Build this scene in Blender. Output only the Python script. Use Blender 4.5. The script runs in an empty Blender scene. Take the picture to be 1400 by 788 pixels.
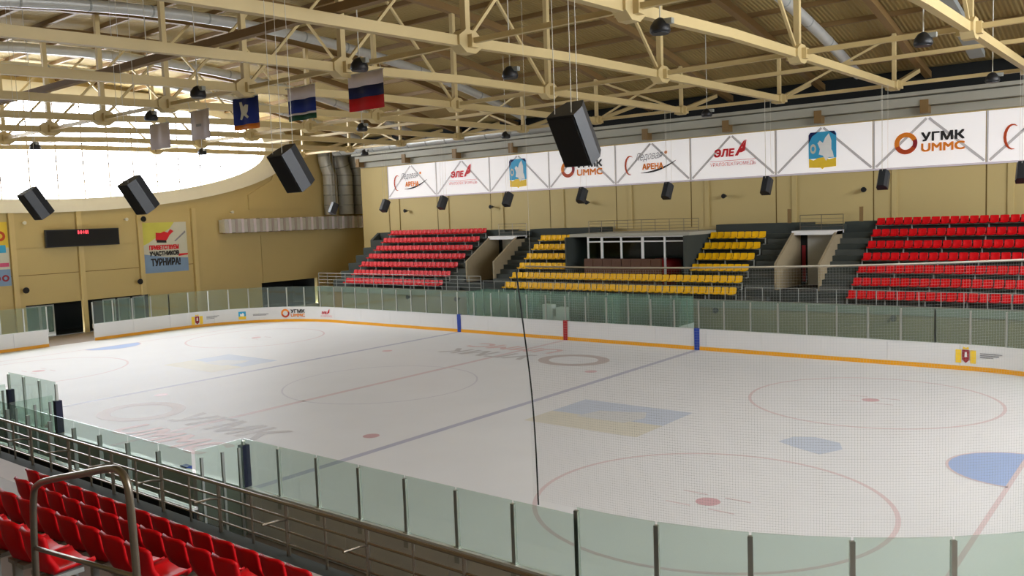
import bpy, bmesh, math, random
from mathutils import Vector, Matrix, Quaternion

random.seed(7)
SC = bpy.context.scene
COL = SC.collection

# ------------------------------------------------------------------ camera
cam_d = bpy.data.cameras.new('camera')
cam_d.sensor_width = 36.0
cam_d.lens = 1172.39 / 1400 * 36
cam_d.clip_end = 500
cam = bpy.data.objects.new('camera', cam_d)
COL.objects.link(cam)
_y, _p, _r = -0.67933, -0.08295, -0.03597
_f = Vector((math.sin(_y) * math.cos(_p), math.cos(_y) * math.cos(_p), math.sin(_p)))
_s = _f.cross(Vector((0, 0, 1))).normalized()
_u = _s.cross(_f)
_s2 = _s * math.cos(_r) + _u * math.sin(_r)
_u2 = -_s * math.sin(_r) + _u * math.cos(_r)
M = Matrix((_s2, _u2, -_f)).transposed().to_4x4()
M.translation = Vector((29.8226, -26.9258, 7.5414))
cam.matrix_world = M
SC.camera = cam

# ------------------------------------------------------------------ world, daylight, exposure
W = bpy.data.worlds.new('sky')
SC.world = W
W.use_nodes = True
bg = W.node_tree.nodes['Background']
bg.inputs[0].default_value = (0.93, 0.96, 1.0, 1)
bg.inputs[1].default_value = 14.0
SC.view_settings.view_transform = 'Standard'
SC.view_settings.look = 'None'
SC.view_settings.gamma = 1
SC.view_settings.use_curve_mapping = False
SC.view_settings.exposure = 0.27


def portal(loc, rot, sx, sy):
    l = bpy.data.lights.new('window_portal', 'AREA')
    l.shape = 'RECTANGLE'
    l.size, l.size_y = sx, sy
    l.cycles.is_portal = True
    o = bpy.data.objects.new('window_portal', l)
    COL.objects.link(o)
    o.location, o.rotation_euler = loc, rot
    return o


portal((-35.4, 0, 14.2), (0, -math.pi / 2, 0), 8.6, 40)
portal((41.4, 0, 14.2), (0, math.pi / 2, 0), 8.6, 40)

# ------------------------------------------------------------------ materials
MATS = {}


def mat(name, col, rough=0.6, metal=0.0, var=0.06, scale=3.0, bump=0.0, emit=None, spec=0.5):
    if name in MATS:
        return MATS[name]
    m = bpy.data.materials.new(name)
    m.use_nodes = True
    nt = m.node_tree
    b = nt.nodes['Principled BSDF']
    b.inputs['Roughness'].default_value = rough
    b.inputs['Metallic'].default_value = metal
    b.inputs['Specular IOR Level'].default_value = spec
    tc = nt.nodes.new('ShaderNodeTexCoord')
    nz = nt.nodes.new('ShaderNodeTexNoise')
    nz.inputs['Scale'].default_value = scale
    nz.inputs['Detail'].default_value = 4
    nt.links.new(tc.outputs['Object'], nz.inputs['Vector'])
    mx = nt.nodes.new('ShaderNodeMix')
    mx.data_type = 'RGBA'
    c0 = [max(0, c * (1 - var)) for c in col]
    c1 = [min(1, c * (1 + var)) for c in col]
    mx.inputs['A'].default_value = (*c0, 1)
    mx.inputs['B'].default_value = (*c1, 1)
    nt.links.new(nz.outputs['Fac'], mx.inputs['Factor'])
    nt.links.new(mx.outputs['Result'], b.inputs['Base Color'])
    if bump:
        bp = nt.nodes.new('ShaderNodeBump')
        bp.inputs['Strength'].default_value = bump
        nt.links.new(nz.outputs['Fac'], bp.inputs['Height'])
        nt.links.new(bp.outputs['Normal'], b.inputs['Normal'])
    if emit:
        b.inputs['Emission Color'].default_value = (*col, 1)
        b.inputs['Emission Strength'].default_value = emit
    MATS[name] = m
    return m


def glass(name, tint, gloss=0.08, haze=0.0, hazecol=(0.8, 0.9, 0.85)):
    m = bpy.data.materials.new(name)
    m.use_nodes = True
    nt = m.node_tree
    for n in list(nt.nodes):
        if n.type != 'OUTPUT_MATERIAL':
            nt.nodes.remove(n)
    out = [n for n in nt.nodes if n.type == 'OUTPUT_MATERIAL'][0]
    tr = nt.nodes.new('ShaderNodeBsdfTransparent')
    tr.inputs[0].default_value = (*tint, 1)
    gl = nt.nodes.new('ShaderNodeBsdfGlossy')
    gl.inputs['Roughness'].default_value = 0.03
    lw = nt.nodes.new('ShaderNodeLayerWeight')
    lw.inputs['Blend'].default_value = 0.5
    pw = nt.nodes.new('ShaderNodeMath')
    pw.operation = 'POWER'
    pw.inputs[1].default_value = 4.0
    nt.links.new(lw.outputs['Facing'], pw.inputs[0])
    fr = nt.nodes.new('ShaderNodeMath')
    fr.operation = 'MULTIPLY_ADD'
    fr.inputs[1].default_value = 0.5
    fr.inputs[2].default_value = gloss * 0.4
    nt.links.new(pw.outputs[0], fr.inputs[0])
    mx = nt.nodes.new('ShaderNodeMixShader')
    nt.links.new(fr.outputs[0], mx.inputs[0])
    nt.links.new(tr.outputs[0], mx.inputs[1])
    nt.links.new(gl.outputs[0], mx.inputs[2])
    last = mx
    if haze:
        df = nt.nodes.new('ShaderNodeBsdfDiffuse')
        df.inputs[0].default_value = (*hazecol, 1)
        m2 = nt.nodes.new('ShaderNodeMixShader')
        m2.inputs[0].default_value = haze
        nt.links.new(mx.outputs[0], m2.inputs[1])
        nt.links.new(df.outputs[0], m2.inputs[2])
        last = m2
    nt.links.new(last.outputs[0], out.inputs['Surface'])
    MATS[name] = m
    return m


def S(r, g, b):
    f = lambda c: (c / 255 / 12.92) if c / 255 <= 0.04045 else ((c / 255 + 0.055) / 1.055) ** 2.4
    return (f(r), f(g), f(b))


M_ICE = mat('ice', (0.74, 0.75, 0.77), 0.5, 0, 0.05, 0.35, 0.0, spec=0.25)
M_BEIGE = mat('beige_panel', S(197, 177, 122), 0.7, 0, 0.03, 0.8)
M_BEIGE2 = mat('beige_column', S(206, 186, 130), 0.6, 0, 0.03, 0.8)
M_JOINT = mat('panel_joint', S(120, 98, 52), 0.9)
M_WHITE = mat('white_board', S(226, 226, 226), 0.35, 0, 0.02)
M_TRIM = mat('cream_trim', S(240, 236, 218), 0.6, 0, 0.03)
M_KICK = mat('yellow_kick_plate', S(236, 166, 20), 0.45, 0, 0.04)
M_BLUE = mat('blue_paint', S(20, 62, 160), 0.5)
M_RED = mat('red_paint', S(170, 14, 24), 0.5)
M_CREAM = mat('cream_steel', S(203, 182, 131), 0.5, 0, 0.05, 1.2)
M_BROWN = mat('brown_steel', S(134, 106, 64), 0.6, 0, 0.08, 0.8)
M_DECK = mat('roof_deck', S(168, 146, 92), 0.75, 0, 0.06, 0.5)
M_CONC = mat('dark_concrete', S(56, 62, 58), 0.85, 0, 0.15, 1.5, 0.1)
M_STEP = mat('step_concrete', S(74, 78, 74), 0.85, 0, 0.15, 2.0, 0.1)
M_FLOOR = mat('concourse_floor', S(150, 140, 132), 0.6, 0, 0.1, 1.2)
M_OLIVE = mat('stand_front_wall', S(128, 120, 90), 0.75, 0, 0.08, 0.8)
M_FASC = mat('stand_fascia', S(120, 128, 116), 0.7, 0, 0.06)
M_RSEAT = mat('red_seat_plastic', S(200, 4, 16), 0.5, 0, 0.08, 5, spec=0.25)
M_YSEAT = mat('yellow_seat_plastic', S(240, 186, 14), 0.5, 0, 0.06, 5, spec=0.25)
M_STEEL = mat('brushed_steel', S(190, 192, 186), 0.35, 0.8, 0.06)
M_GREYST = mat('grey_painted_steel', S(150, 154, 150), 0.5, 0, 0.05)
M_BRONZE = mat('handrail_steel', S(132, 124, 112), 0.32, 0.85, 0.08)
M_SILVER = mat('galvanised_duct', S(196, 197, 193), 0.4, 0.35, 0.1, 2.5)
M_BLACK = mat('black_plastic', S(26, 28, 32), 0.45, 0, 0.08)
M_GRILL = mat('black_grille', S(14, 15, 17), 0.8, 0, 0.1, 20)
M_CHAR = mat('charcoal_cabinet', S(36, 39, 44), 0.45, 0, 0.06)
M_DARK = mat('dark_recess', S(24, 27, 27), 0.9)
M_NAVY = mat('navy_pad', S(22, 24, 56), 0.7)
M_GREYLEDGE = mat('grey_ledge', S(170, 168, 154), 0.7, 0, 0.06, 0.7)
M_GREYBAR = mat('grey_bar_lattice_shadow', S(206, 202, 202), 0.6)  # window bars and edge strips, also the lattice shadow laid on the banners
M_BANNER = mat('banner_fabric', (0.86, 0.83, 0.82), 0.7, 0, 0.02, 1.0, 0, 0.30)  # faint emission stands in for daylight coming through the cloth
M_ORANGE = mat('orange_print', S(236, 134, 30), 0.6)
M_ORANGED = mat('dark_orange_print', S(190, 70, 22), 0.6)
M_PRED = mat('red_print', S(214, 30, 40), 0.6)
M_PROSE = mat('rose_print', S(216, 110, 116), 0.6)
M_PBLK = mat('black_print', S(34, 32, 34), 0.6)
M_PGREY = mat('grey_print', S(140, 140, 146), 0.6)
M_PBLUE = mat('sky_blue_print', S(58, 168, 214), 0.6)
M_PYEL = mat('yellow_print', S(246, 206, 50), 0.6)
M_PWHITE = mat('white_print', S(240, 240, 238), 0.6)
M_PMAROON = mat('maroon_print', S(150, 30, 40), 0.6)
M_FNAVY = mat('flag_navy', S(18, 30, 84), 0.8)
M_FBLUE = mat('flag_blue', S(18, 46, 138), 0.8)
M_FRED = mat('flag_red', S(206, 22, 32), 0.8)
M_FWHITE = mat('flag_white', S(222, 214, 222), 0.8)
M_FGREEN = mat('flag_green', S(14, 76, 54), 0.8)
M_WOOD = mat('dark_wood_panel', S(86, 50, 24), 0.6, 0, 0.15, 3)
M_LED = mat('red_led', (1.0, 0.06, 0.09), 0.5, 0, 0.0, 1, 0, 1.2)
M_IRED = mat('ice_red_paint', S(212, 195, 198), 0.5, 0, 0.06, 1)
M_IBLUE = mat('ice_blue_paint', S(178, 180, 198), 0.5, 0, 0.06, 1)
M_ICREASE = mat('ice_crease_paint', S(158, 180, 220), 0.5, 0, 0.04, 1)
M_ILBLUE = mat('ice_logo_blue', S(190, 200, 216), 0.5, 0, 0.05, 1)
M_ILYEL = mat('ice_logo_yellow', S(212, 209, 196), 0.5, 0, 0.05, 1)
M_ILGREY = mat('ice_logo_grey', S(188, 185, 187), 0.5, 0, 0.05, 1)
M_ILBRN = mat('ice_logo_brown', S(190, 178, 176), 0.5, 0, 0.05, 1)
M_ILRED = mat('ice_logo_red', S(216, 186, 186), 0.5, 0, 0.05, 1)
M_PYELG = mat('poster_yellow_green', S(206, 204, 92), 0.6, 0, 0.15, 0.7)
M_PPALE = mat('poster_pale', S(206, 206, 190), 0.6, 0, 0.08, 0.7)
M_PSLATE = mat('poster_slate_blue', S(128, 156, 190), 0.6, 0, 0.12, 0.7)
M_NET = mat('net_cord', S(200, 204, 206), 0.8)
M_ROPE = mat('dark_rope', S(40, 46, 46), 0.9)
M_CABLE = mat('pale_cable', S(200, 198, 186), 0.6)
G_PANE = glass('rink_glass', (0.84, 0.91, 0.87), 0.09, 0.06, (0.55, 0.68, 0.62))
G_PANE2 = glass('green_rink_glass', (0.70, 0.86, 0.78), 0.09, 0.14, (0.45, 0.66, 0.56))
G_WIN = glass('window_glazing', (0.97, 0.98, 1.0), 0.05)
G_BOX = glass('lounge_glass', (0.55, 0.66, 0.60), 0.10)

# ------------------------------------------------------------------ mesh helpers


class MB:
    def __init__(s):
        s.v, s.f, s.m, s.mats = [], [], [], []

    def mi(s, m):
        if m is None:
            return 0
        if m not in s.mats:
            s.mats.append(m)
        return s.mats.index(m)

    def add(s, vs, fs, m=None):
        o = len(s.v)
        s.v += [tuple(v) for v in vs]
        k = s.mi(m)
        for f in fs:
            s.f.append([i + o for i in f])
            s.m.append(k)
        return s

    def box(s, lo, hi, m=None):
        (a, b, c), (d, e, f) = lo, hi
        return s.add([(a, b, c), (d, b, c), (d, e, c), (a, e, c), (a, b, f), (d, b, f), (d, e, f), (a, e, f)],
                     [(0, 3, 2, 1), (4, 5, 6, 7), (0, 1, 5, 4), (1, 2, 6, 5), (2, 3, 7, 6), (3, 0, 4, 7)], m)

    def bar(s, p, q, w, h=None, m=None, up=(0, 0, 1)):
        h = h or w
        p, q = Vector(p), Vector(q)
        d = (q - p).normalized()
        up = Vector(up)
        if abs(d.dot(up)) > 0.97:
            up = Vector((0, 1, 0))
        a = d.cross(up).normalized() * w / 2
        b = a.cross(d).normalized() * h / 2
        vs = [p - a - b, p + a - b, p + a + b, p - a + b, q - a - b, q + a - b, q + a + b, q - a + b]
        return s.add(vs, [(0, 3, 2, 1), (4, 5, 6, 7), (0, 1, 5, 4), (1, 2, 6, 5), (2, 3, 7, 6), (3, 0, 4, 7)], m)

    def tube(s, pts, r, n=8, m=None):
        pts = [Vector(p) for p in pts]
        rs = r if isinstance(r, (list, tuple)) else [r] * len(pts)
        vs, fs = [], []
        pa = None
        for i, p in enumerate(pts):
            d = (pts[min(i + 1, len(pts) - 1)] - pts[max(i - 1, 0)]).normalized()
            if pa is None:
                a = d.cross(Vector((0, 0, 1)))
                if a.length < 0.05:
                    a = d.cross(Vector((0, 1, 0)))
            else:
                a = pa - d * pa.dot(d)
            a.normalize()
            pa = a
            b = d.cross(a)
            for k in range(n):
                t = 2 * math.pi * k / n
                vs.append(p + (a * math.cos(t) + b * math.sin(t)) * rs[i])
        for i in range(len(pts) - 1):
            for k in range(n):
                fs.append((i * n + k, i * n + (k + 1) % n, (i + 1) * n + (k + 1) % n, (i + 1) * n + k))
        fs.append(tuple(range(n - 1, -1, -1)))
        L = (len(pts) - 1) * n
        fs.append(tuple(L + k for k in range(n)))
        return s.add(vs, fs, m)

    def prism(s, poly, axis, a, b, m=None):
        """extrude a 2D polygon along an axis from a to b; poly is in the two other axes (in xyz order)"""
        def P(u, v, w):
            return {'x': (w, u, v), 'y': (u, w, v), 'z': (u, v, w)}[axis]
        n = len(poly)
        vs = [P(u, v, a) for u, v in poly] + [P(u, v, b) for u, v in poly]
        fs = [tuple(range(n)), tuple(range(2 * n - 1, n - 1, -1))]
        for i in range(n):
            j = (i + 1) % n
            fs.append((i, i + n, j + n, j))
        return s.add(vs, fs, m)

    def lathe(s, prof, c, n=14, m=None):
        vs, fs = [], []
        for r, z in prof:
            for k in range(n):
                t = 2 * math.pi * k / n
                vs.append((c[0] + r * math.cos(t), c[1] + r * math.sin(t), c[2] + z))
        for i in range(len(prof) - 1):
            for k in range(n):
                fs.append((i * n + k, i * n + (k + 1) % n, (i + 1) * n + (k + 1) % n, (i + 1) * n + k))
        fs.append(tuple(range(n - 1, -1, -1)))
        fs.append(tuple((len(prof) - 1) * n + k for k in range(n)))
        return s.add(vs, fs, m)

    def mesh(s, name, m=None, smooth=False, fix=True):
        me = bpy.data.meshes.new(name)
        me.from_pydata(s.v, [], s.f)
        for mm in (s.mats or [m]):
            me.materials.append(mm)
        if len(s.mats) > 1:
            me.polygons.foreach_set('material_index', s.m)
        if fix:
            bm = bmesh.new()
            bm.from_mesh(me)
            bmesh.ops.recalc_face_normals(bm, faces=bm.faces)
            bm.to_mesh(me)
            bm.free()
        if smooth:
            for p in me.polygons:
                p.use_smooth = True
        me.update()
        return me

    def build(s, name, m=None, parent=None, smooth=False, fix=True):
        o = bpy.data.objects.new(name, s.mesh(name, m, smooth, fix))
        COL.objects.link(o)
        if parent:
            o.parent = parent
            o.matrix_parent_inverse = Matrix.Translation(-parent.location) if parent.type == 'EMPTY' else Matrix()
        return o


def tag(o, label=None, cat=None, group=None, kind=None):
    if label:
        o['label'] = label
    if cat:
        o['category'] = cat
    if group:
        o['group'] = group
    if kind:
        o['kind'] = kind
    return o


def thing(name, label, cat, loc=(0, 0, 0), group=None, kind=None):
    o = bpy.data.objects.new(name, None)
    o.empty_display_size = 0.2
    COL.objects.link(o)
    o.location = loc
    return tag(o, label, cat, group, kind)


def inst(name, me, parent, loc=(0, 0, 0), rz=0.0):
    """copy sharing mesh data; loc is in world space (parents are unrotated)"""
    o = bpy.data.objects.new(name, me)
    COL.objects.link(o)
    if parent:
        o.parent = parent
        o.location = Vector(loc) - parent.location
    else:
        o.location = loc
    o.rotation_euler = (0, 0, rz)
    return o


ORD = ['zeroth', 'first', 'second', 'third', 'fourth', 'fifth', 'sixth', 'seventh', 'eighth', 'ninth', 'tenth',
       'eleventh', 'twelfth', 'thirteenth', 'fourteenth', 'fifteenth', 'sixteenth', 'seventeenth', 'eighteenth',
       'nineteenth', 'twentieth', 'twenty-first', 'twenty-second', 'twenty-third', 'twenty-fourth', 'twenty-fifth',
       'twenty-sixth', 'twenty-seventh', 'twenty-eighth', 'twenty-ninth', 'thirtieth', 'thirty-first',
       'thirty-second', 'thirty-third', 'thirty-fourth', 'thirty-fifth', 'thirty-sixth', 'thirty-seventh',
       'thirty-eighth', 'thirty-ninth', 'fortieth']


# ---- flat print in a local frame: F(origin, udir, vdir); parts stand slightly proud along n
class Frame:
    def __init__(s, o, u, v):
        s.o, s.u, s.v = Vector(o), Vector(u).normalized(), Vector(v).normalized()
        s.n = s.u.cross(s.v)

    def P(s, a, b, h=0.0):
        return s.o + s.u * a + s.v * b + s.n * h


class Bent:
    """the same for print that follows the curve of the boards"""
    def __init__(s, s0):
        s.s0 = s0

    def P(s, a, b, h=0.0):
        p, nn = perim(s.s0 + a)
        return Vector((p.x - nn.x * (h + 0.004), p.y - nn.y * (h + 0.004), b))


def flat(fr, polys, name, m, parent, h=0.01, t=0.006):
    mb = MB()
    for k, poly in enumerate(polys):
        n = len(poly)
        t_ = t if len(polys) > 6 else t + k * 0.0012
        vs = [fr.P(a, b, h + t_) for a, b in poly] + [fr.P(a, b, h) for a, b in poly]
        fs = [tuple(range(n))]
        for i in range(n):
            j = (i + 1) % n
            fs.append((i, i + n, j + n, j))
        mb.add(vs, fs)
    return mb.build(name, m, parent, fix=False)


def ringpolys(c, r0, r1, a0=0, a1=360, n=40, sy=1.0):
    out = []
    for i in range(n):
        t0 = math.radians(a0 + (a1 - a0) * i / n)
        t1 = math.radians(a0 + (a1 - a0) * (i + 1) / n)
        f = lambda r, t: (c[0] + r * math.cos(t), c[1] + r * math.sin(t) * sy)
        out.append([f(r1, t0), f(r1, t1), f(r0, t1), f(r0, t0)])
    return out


def swoosh(pts, ws):
    """tapered ribbon along a polyline"""
    out, L, R = [], [], []
    for i, p in enumerate(pts):
        a, b = Vector(pts[max(i - 1, 0)]), Vector(pts[min(i + 1, len(pts) - 1)])
        d = (b - a).normalized()
        nn = Vector((-d.y, d.x)) * ws[i] / 2
        L.append(Vector(p) + nn)
        R.append(Vector(p) - nn)
    for i in range(len(pts) - 1):
        out.append([tuple(R[i]), tuple(R[i + 1]), tuple(L[i + 1]), tuple(L[i])])
    return out


def arc(c, r, a0, a1, n, sy=1.0):
    return [(c[0] + r * math.cos(math.radians(a0 + (a1 - a0) * i / n)),
             c[1] + sy * r * math.sin(math.radians(a0 + (a1 - a0) * i / n))) for i in range(n + 1)]


_tc = {}


def glyphs(body, shear=0.0, bold=0.0):
    key = (body, shear, bold)
    if key in _tc:
        return _tc[key]
    cu = bpy.data.curves.new('lettering', 'FONT')
    cu.body = body
    cu.size = 1.0
    cu.dimensions = '2D'
    cu.fill_mode = 'FRONT'
    cu.shear = shear
    cu.offset = bold
    cu.resolution_u = 4
    o = bpy.data.objects.new('lettering', cu)
    COL.objects.link(o)
    dg = bpy.context.evaluated_depsgraph_get()
    me = bpy.data.meshes.new_from_object(o.evaluated_get(dg))
    vs = [(v.co.x, v.co.y) for v in me.vertices]
    fs = [list(p.vertices) for p in me.polygons]
    bpy.data.objects.remove(o)
    bpy.data.curves.remove(cu)
    bpy.data.meshes.remove(me)
    x0 = min(v[0] for v in vs); x1 = max(v[0] for v in vs)
    y0 = min(v[1] for v in vs); y1 = max(v[1] for v in vs)
    vs = [((a - x0) / (x1 - x0), (b - y0) / (y1 - y0)) for a, b in vs]
    _tc[key] = (vs, fs)
    return _tc[key]


def text(fr, body, x, y, w, h, m, parent, name='lettering', lift=0.014, shear=0.0, fat=0.0, rise=0.0):
    vs, fs = glyphs(body, shear)
    mb = MB()
    if fat:                                   # heavier strokes: the letter laid down three times, a hair apart
        for k, (dx, dy) in enumerate(((-fat, -fat), (fat, -fat), (0, 0), (-fat, fat), (fat, fat))):
            mb.add([fr.P(x + a * w + dx / 2, y + b * h + a * rise + dy / 2, lift + k * 0.0006) for a, b in vs], fs)
    else:
        mb.add([fr.P(x + a * w, y + b * h + a * rise, lift) for a, b in vs], fs)
    return mb.build(name, m, parent, fix=False)


# ------------------------------------------------------------------ dimensions
L2, W2, RC = 30.0, 15.0, 8.5          # rink half length, half width, corner radius
BH = 1.16                             # board height
FARW = 27.0                           # far wall plane
ENDW = -36.0                          # end wall plane
NEARW = -31.0
RIGHTW = 42.0
TRUSS_X = [17.4 + 6 * k for k in range(-8, 3)]


def roof(y):
    return max(18.5 - 0.0056 * y * y, 14.75)


# ================================================================== STRUCTURE
# ---- concourse floor and ice
fl = tag(MB().box((ENDW, NEARW, -0.6), (RIGHTW, 32, -0.03)).build('floor', M_FLOOR),
         'grey concourse floor around the ice rink', kind='structure')


def rink_outline(off=0.0, step=6):
    pts = []
    r = RC + off
    for cx, cy, a0 in ((L2 - RC, W2 - RC, 0), (-(L2 - RC), W2 - RC, 90), (-(L2 - RC), -(W2 - RC), 180), (L2 - RC, -(W2 - RC), 270)):
        for k in range(0, 91, step):
            t = math.radians(a0 + k)
            pts.append((cx + r * math.cos(t), cy + r * math.sin(t)))
    return pts


ice = MB().prism(rink_outline(0.0), 'z', -0.03, 0.0).build('floor', M_ICE)
ice.name = 'floor_ice'
tag(ice, 'white ice sheet of the rink with faded painted lines', kind='structure')
FI = Frame((0, 0, 0), (1, 0, 0), (0, 1, 0))


def rect(x0, y0, x1, y1):
    return [(x0, y0), (x1, y0), (x1, y1), (x0, y1)]


LH = 0.002
for x in (-8.67, 8.67):
    flat(FI, [rect(x - 0.15, -14.97, x + 0.15, 14.97)], 'blue_line', M_IBLUE, ice, LH, 0.001)
flat(FI, [rect(-0.15, -14.97, 0.15, 14.97)], 'red_center_line', M_IRED, ice, LH, 0.001)
for s in (-1, 1):
    yy = 6.5 + math.sqrt(8.5 ** 2 - 4.5 ** 2) - 0.05
    flat(FI, [rect(26 * s - 0.06, -yy, 26 * s + 0.06, yy)], 'goal_line', M_IRED, ice, LH + 0.002, 0.001)
    a0 = 90 if s > 0 else -90
    cre = [(26 * s, -1.8)] + [(26 * s - s * 1.8 * math.cos(math.radians(a)), 1.8 * math.sin(math.radians(a))) for a in range(-90, 91, 9)]
    if s < 0:
        cre = cre[::-1]
    flat(FI, [cre], 'goal_crease', M_ICREASE, ice, LH, 0.001)
    flat(FI, ringpolys((26 * s, 0), 1.76, 1.84, a0, a0 + 180, 24), 'crease_line', M_IRED, ice, LH + 0.002, 0.001)
    for yy in (-7, 7):
        flat(FI, ringpolys((20 * s, yy), 4.44, 4.56, n=64), 'faceoff_circle', M_IRED, ice, LH, 0.001)
        flat(FI, [[p for p in arc((20 * s, yy), 0.32, 0, 342, 19)]], 'faceoff_spot', mat('ice_spot', S(208, 168, 176), 0.3), ice, LH, 0.001)
        marks = []
        for sx in (-1, 1):
            for sy in (-1, 1):
                marks.append(rect(20 * s + sx * 0.6 - 0.35, yy + sy * 0.5 - 0.03, 20 * s + sx * 0.6 + 0.35, yy + sy * 0.5 + 0.03))
        flat(FI, marks, 'faceoff_mark', M_IRED, ice, LH, 0.001)
        flat(FI, [[p for p in arc((7.1 * s, yy), 0.3, 0, 342, 19)]], 'neutral_spot', mat('ice_spot', S(208, 168, 176), 0.3), ice, LH, 0.001)
flat(FI, ringpolys((0, 0), 4.46, 4.54, n=64), 'center_circle', mat('ice_circle_paint', S(204, 204, 212), 0.5), ice, LH, 0.001)
# printed logos under the ice
for s in (-1, 1):
    fr = Frame((0, 0, LH + 0.003), (-s, 0, 0), (0, -s, 0)) if s > 0 else Frame((0, 0, LH + 0.003), (1, 0, 0), (0, 1, 0))
    flat(fr, ringpolys((-4.5, -9.3), 1.35, 1.95, n=48, sy=0.85), 'ring_logo', M_ILBRN, ice, 0, 0.001)
    text(fr, 'УГМК', -1.9, -9.6, 6.0, 1.5, M_ILGREY, ice, lift=0.001, shear=0.15, fat=0.09)
    text(fr, 'UMMC', -2.2, -11.8, 6.2, 1.4, M_ILRED, ice, lift=0.001, shear=0.15, fat=0.09)
for cx in (-12.7, 12.75):
    flat(FI, [rect(cx - 2.4, -0.6, cx + 2.4, 1.7)], 'crest_field', M_ILBLUE, ice, LH, 0.001)
    flat(FI, [rect(cx - 2.4, -2.4, cx + 2.4, -0.6)], 'crest_base', M_ILYEL, ice, LH, 0.001)
    flat(FI, [[(cx - 1.1, -0.9), (cx + 1.0, -0.9), (cx + 1.3, 0.1), (cx + 0.9, 0.9), (cx + 0.2, 0.6), (cx - 0.8, 0.3)]], 'crest_figure',
         mat('ice_logo_white', S(206, 208, 210), 0.5), ice, LH + 0.002, 0.001)
flat(FI, [[(19.3, -0.5), (20.0, -0.9), (20.9, -1.3), (21.3, -0.4), (21.0, 0.3), (20.1, 0.6), (19.5, 0.3)]], 'small_blue_logo', M_ILBLUE, ice, LH, 0.001)

# ---- end wall with the big oval window
EA, EB, EZ = 19.8, 4.2, 14.2


def ell(a, b, n=72):
    out = []
    for k in range(n):
        c, s_ = math.cos(2 * math.pi * k / n), math.sin(2 * math.pi * k / n)
        if s_ > 1e-9:       # flatter top, following the roof
            e = 2 / 3
            out.append((a * math.copysign(abs(c) ** e, c), EZ + (b - 0.95) * s_ ** e))
        else:
            out.append((a * c, EZ + b * s_))
    return out


def oval_span(y):
    return EZ - EB * math.sqrt(1 - (y / EA) ** 2), EZ + (EB - 0.95) * (1 - abs(y / EA) ** 3) ** (1 / 3)


def end_wall(name, x0, x1, label, yhi):
    """wall slab between x0 and x1 with the oval hole, built as rows of quads around the hole"""
    mb = MB()
    inner = ell(EA, EB)
    n = len(inner)
    # hole strip polygons to an outer rectangle
    y0, y1, z0, z1 = NEARW, yhi, 2.4, 20.5
    outer = []
    for (y, z) in inner:
        dy, dz = y, z - EZ
        ts = []
        if dy > 1e-6: ts.append(y1 / dy)
        if dy < -1e-6: ts.append(y0 / dy)
        if dz > 1e-6: ts.append((z1 - EZ) / dz)
        if dz < -1e-6: ts.append((z0 - EZ) / dz)
        t = min(ts)
        outer.append((dy * t, EZ + dz * t))
    for x in (x0, x1):
        pass
    vs = []
    for x in (x0, x1):
        vs += [(x, y, z) for y, z in inner] + [(x, y, z) for y, z in outer]
    fs = []
    for i in range(n):
        j = (i + 1) % n
        fs.append((i, j, n + j, n + i))
        fs.append((2 * n + i, 3 * n + i, 3 * n + j, 2 * n + j))
        fs.append((i, 2 * n + i, 2 * n + j, j))
    mb.add(vs, fs)
    # corners of the rectangle
    for cy, sy in ((y0, -1), (y1, 1)):
        for cz in (z0, z1):
            near = [p for p in outer if abs(p[0] - cy) < 1e-4 and (p[1] - EZ) * (cz - EZ) > 0]
            near2 = [p for p in outer if abs(p[1] - cz) < 1e-4 and p[0] * sy > 0]
            if near and near2:
                a = max(near, key=lambda p: abs(p[1] - EZ))
                b = max(near2, key=lambda p: abs(p[0]))
                for x in (x0, x1):
                    mb.add([(x, cy, cz), (x, *a), (x, *b)], [(0, 1, 2)])
    return mb


wl = end_wall('wall_left', ENDW - 0.4, ENDW, '', 32)
# lower part with openings: recess y -1.1..8.3 and y 18.8..25
for a, b in ((NEARW, -1.1), (8.3, 18.8), (25.0, 32)):
    wl.box((ENDW - 0.4, a, -0.03), (ENDW, b, 2.4))
wl = wl.build('wall_left', M_BEIGE, fix=False)
tag(wl, 'beige panelled end wall with a huge oval window', kind='structure')
# recesses behind the openings
for a, b in ((-1.1, 8.3), (18.8, 25.0)):
    mb = MB()
    mb.box((ENDW - 4, a - 0.1, -0.03), (ENDW - 3.9, b + 0.1, 2.5))
    mb.box((ENDW - 4, a - 0.2, -0.03), (ENDW - 0.4, a, 2.5))
    mb.box((ENDW - 4, b, -0.03), (ENDW - 0.4, b + 0.2, 2.5))
    mb.box((ENDW - 4, a - 0.2, 2.4), (ENDW - 0.4, b + 0.2, 2.5))
    mb.box((ENDW - 4, a - 0.2, -0.1), (ENDW - 0.4, b + 0.2, -0.03))
    mb.build('recess', M_DARK, wl)
# panels and pilasters of the end wall
for y in (-6.4, -1.7, 3.0, 7.7, 12.4):
    MB().box((ENDW, y - 0.18, 0 if y in (3.0, -1.7, 12.4) else 2.4), (ENDW + 0.28, y + 0.18, 9.2)).build('pilaster', M_BEIGE2, wl)
for y0, y1 in ((-6.4, -1.7), (-1.7, 3.0), (3.0, 7.7), (7.7, 12.4)):
    for z0, z1 in ((2.45, 4.55), (4.6, 6.5), (6.55, 9.0)):
        MB().box((ENDW, y0 + 0.22, z0), (ENDW + 0.06, y1 - 0.22, z1)).build('panel', M_BEIGE, wl)
    MB().box((ENDW, y0 + 0.18, 4.55), (ENDW + 0.02, y1 - 0.18, 4.6)).build('joint', M_JOINT, wl)
for y0, y1 in ((12.62, 18.9), (18.96, 25.2)):
    for z0, z1 in ((2.45, 6.7),):
        MB().box((ENDW, y0, z0), (ENDW + 0.06, y1, z1)).build('panel', M_BEIGE, wl)
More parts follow.
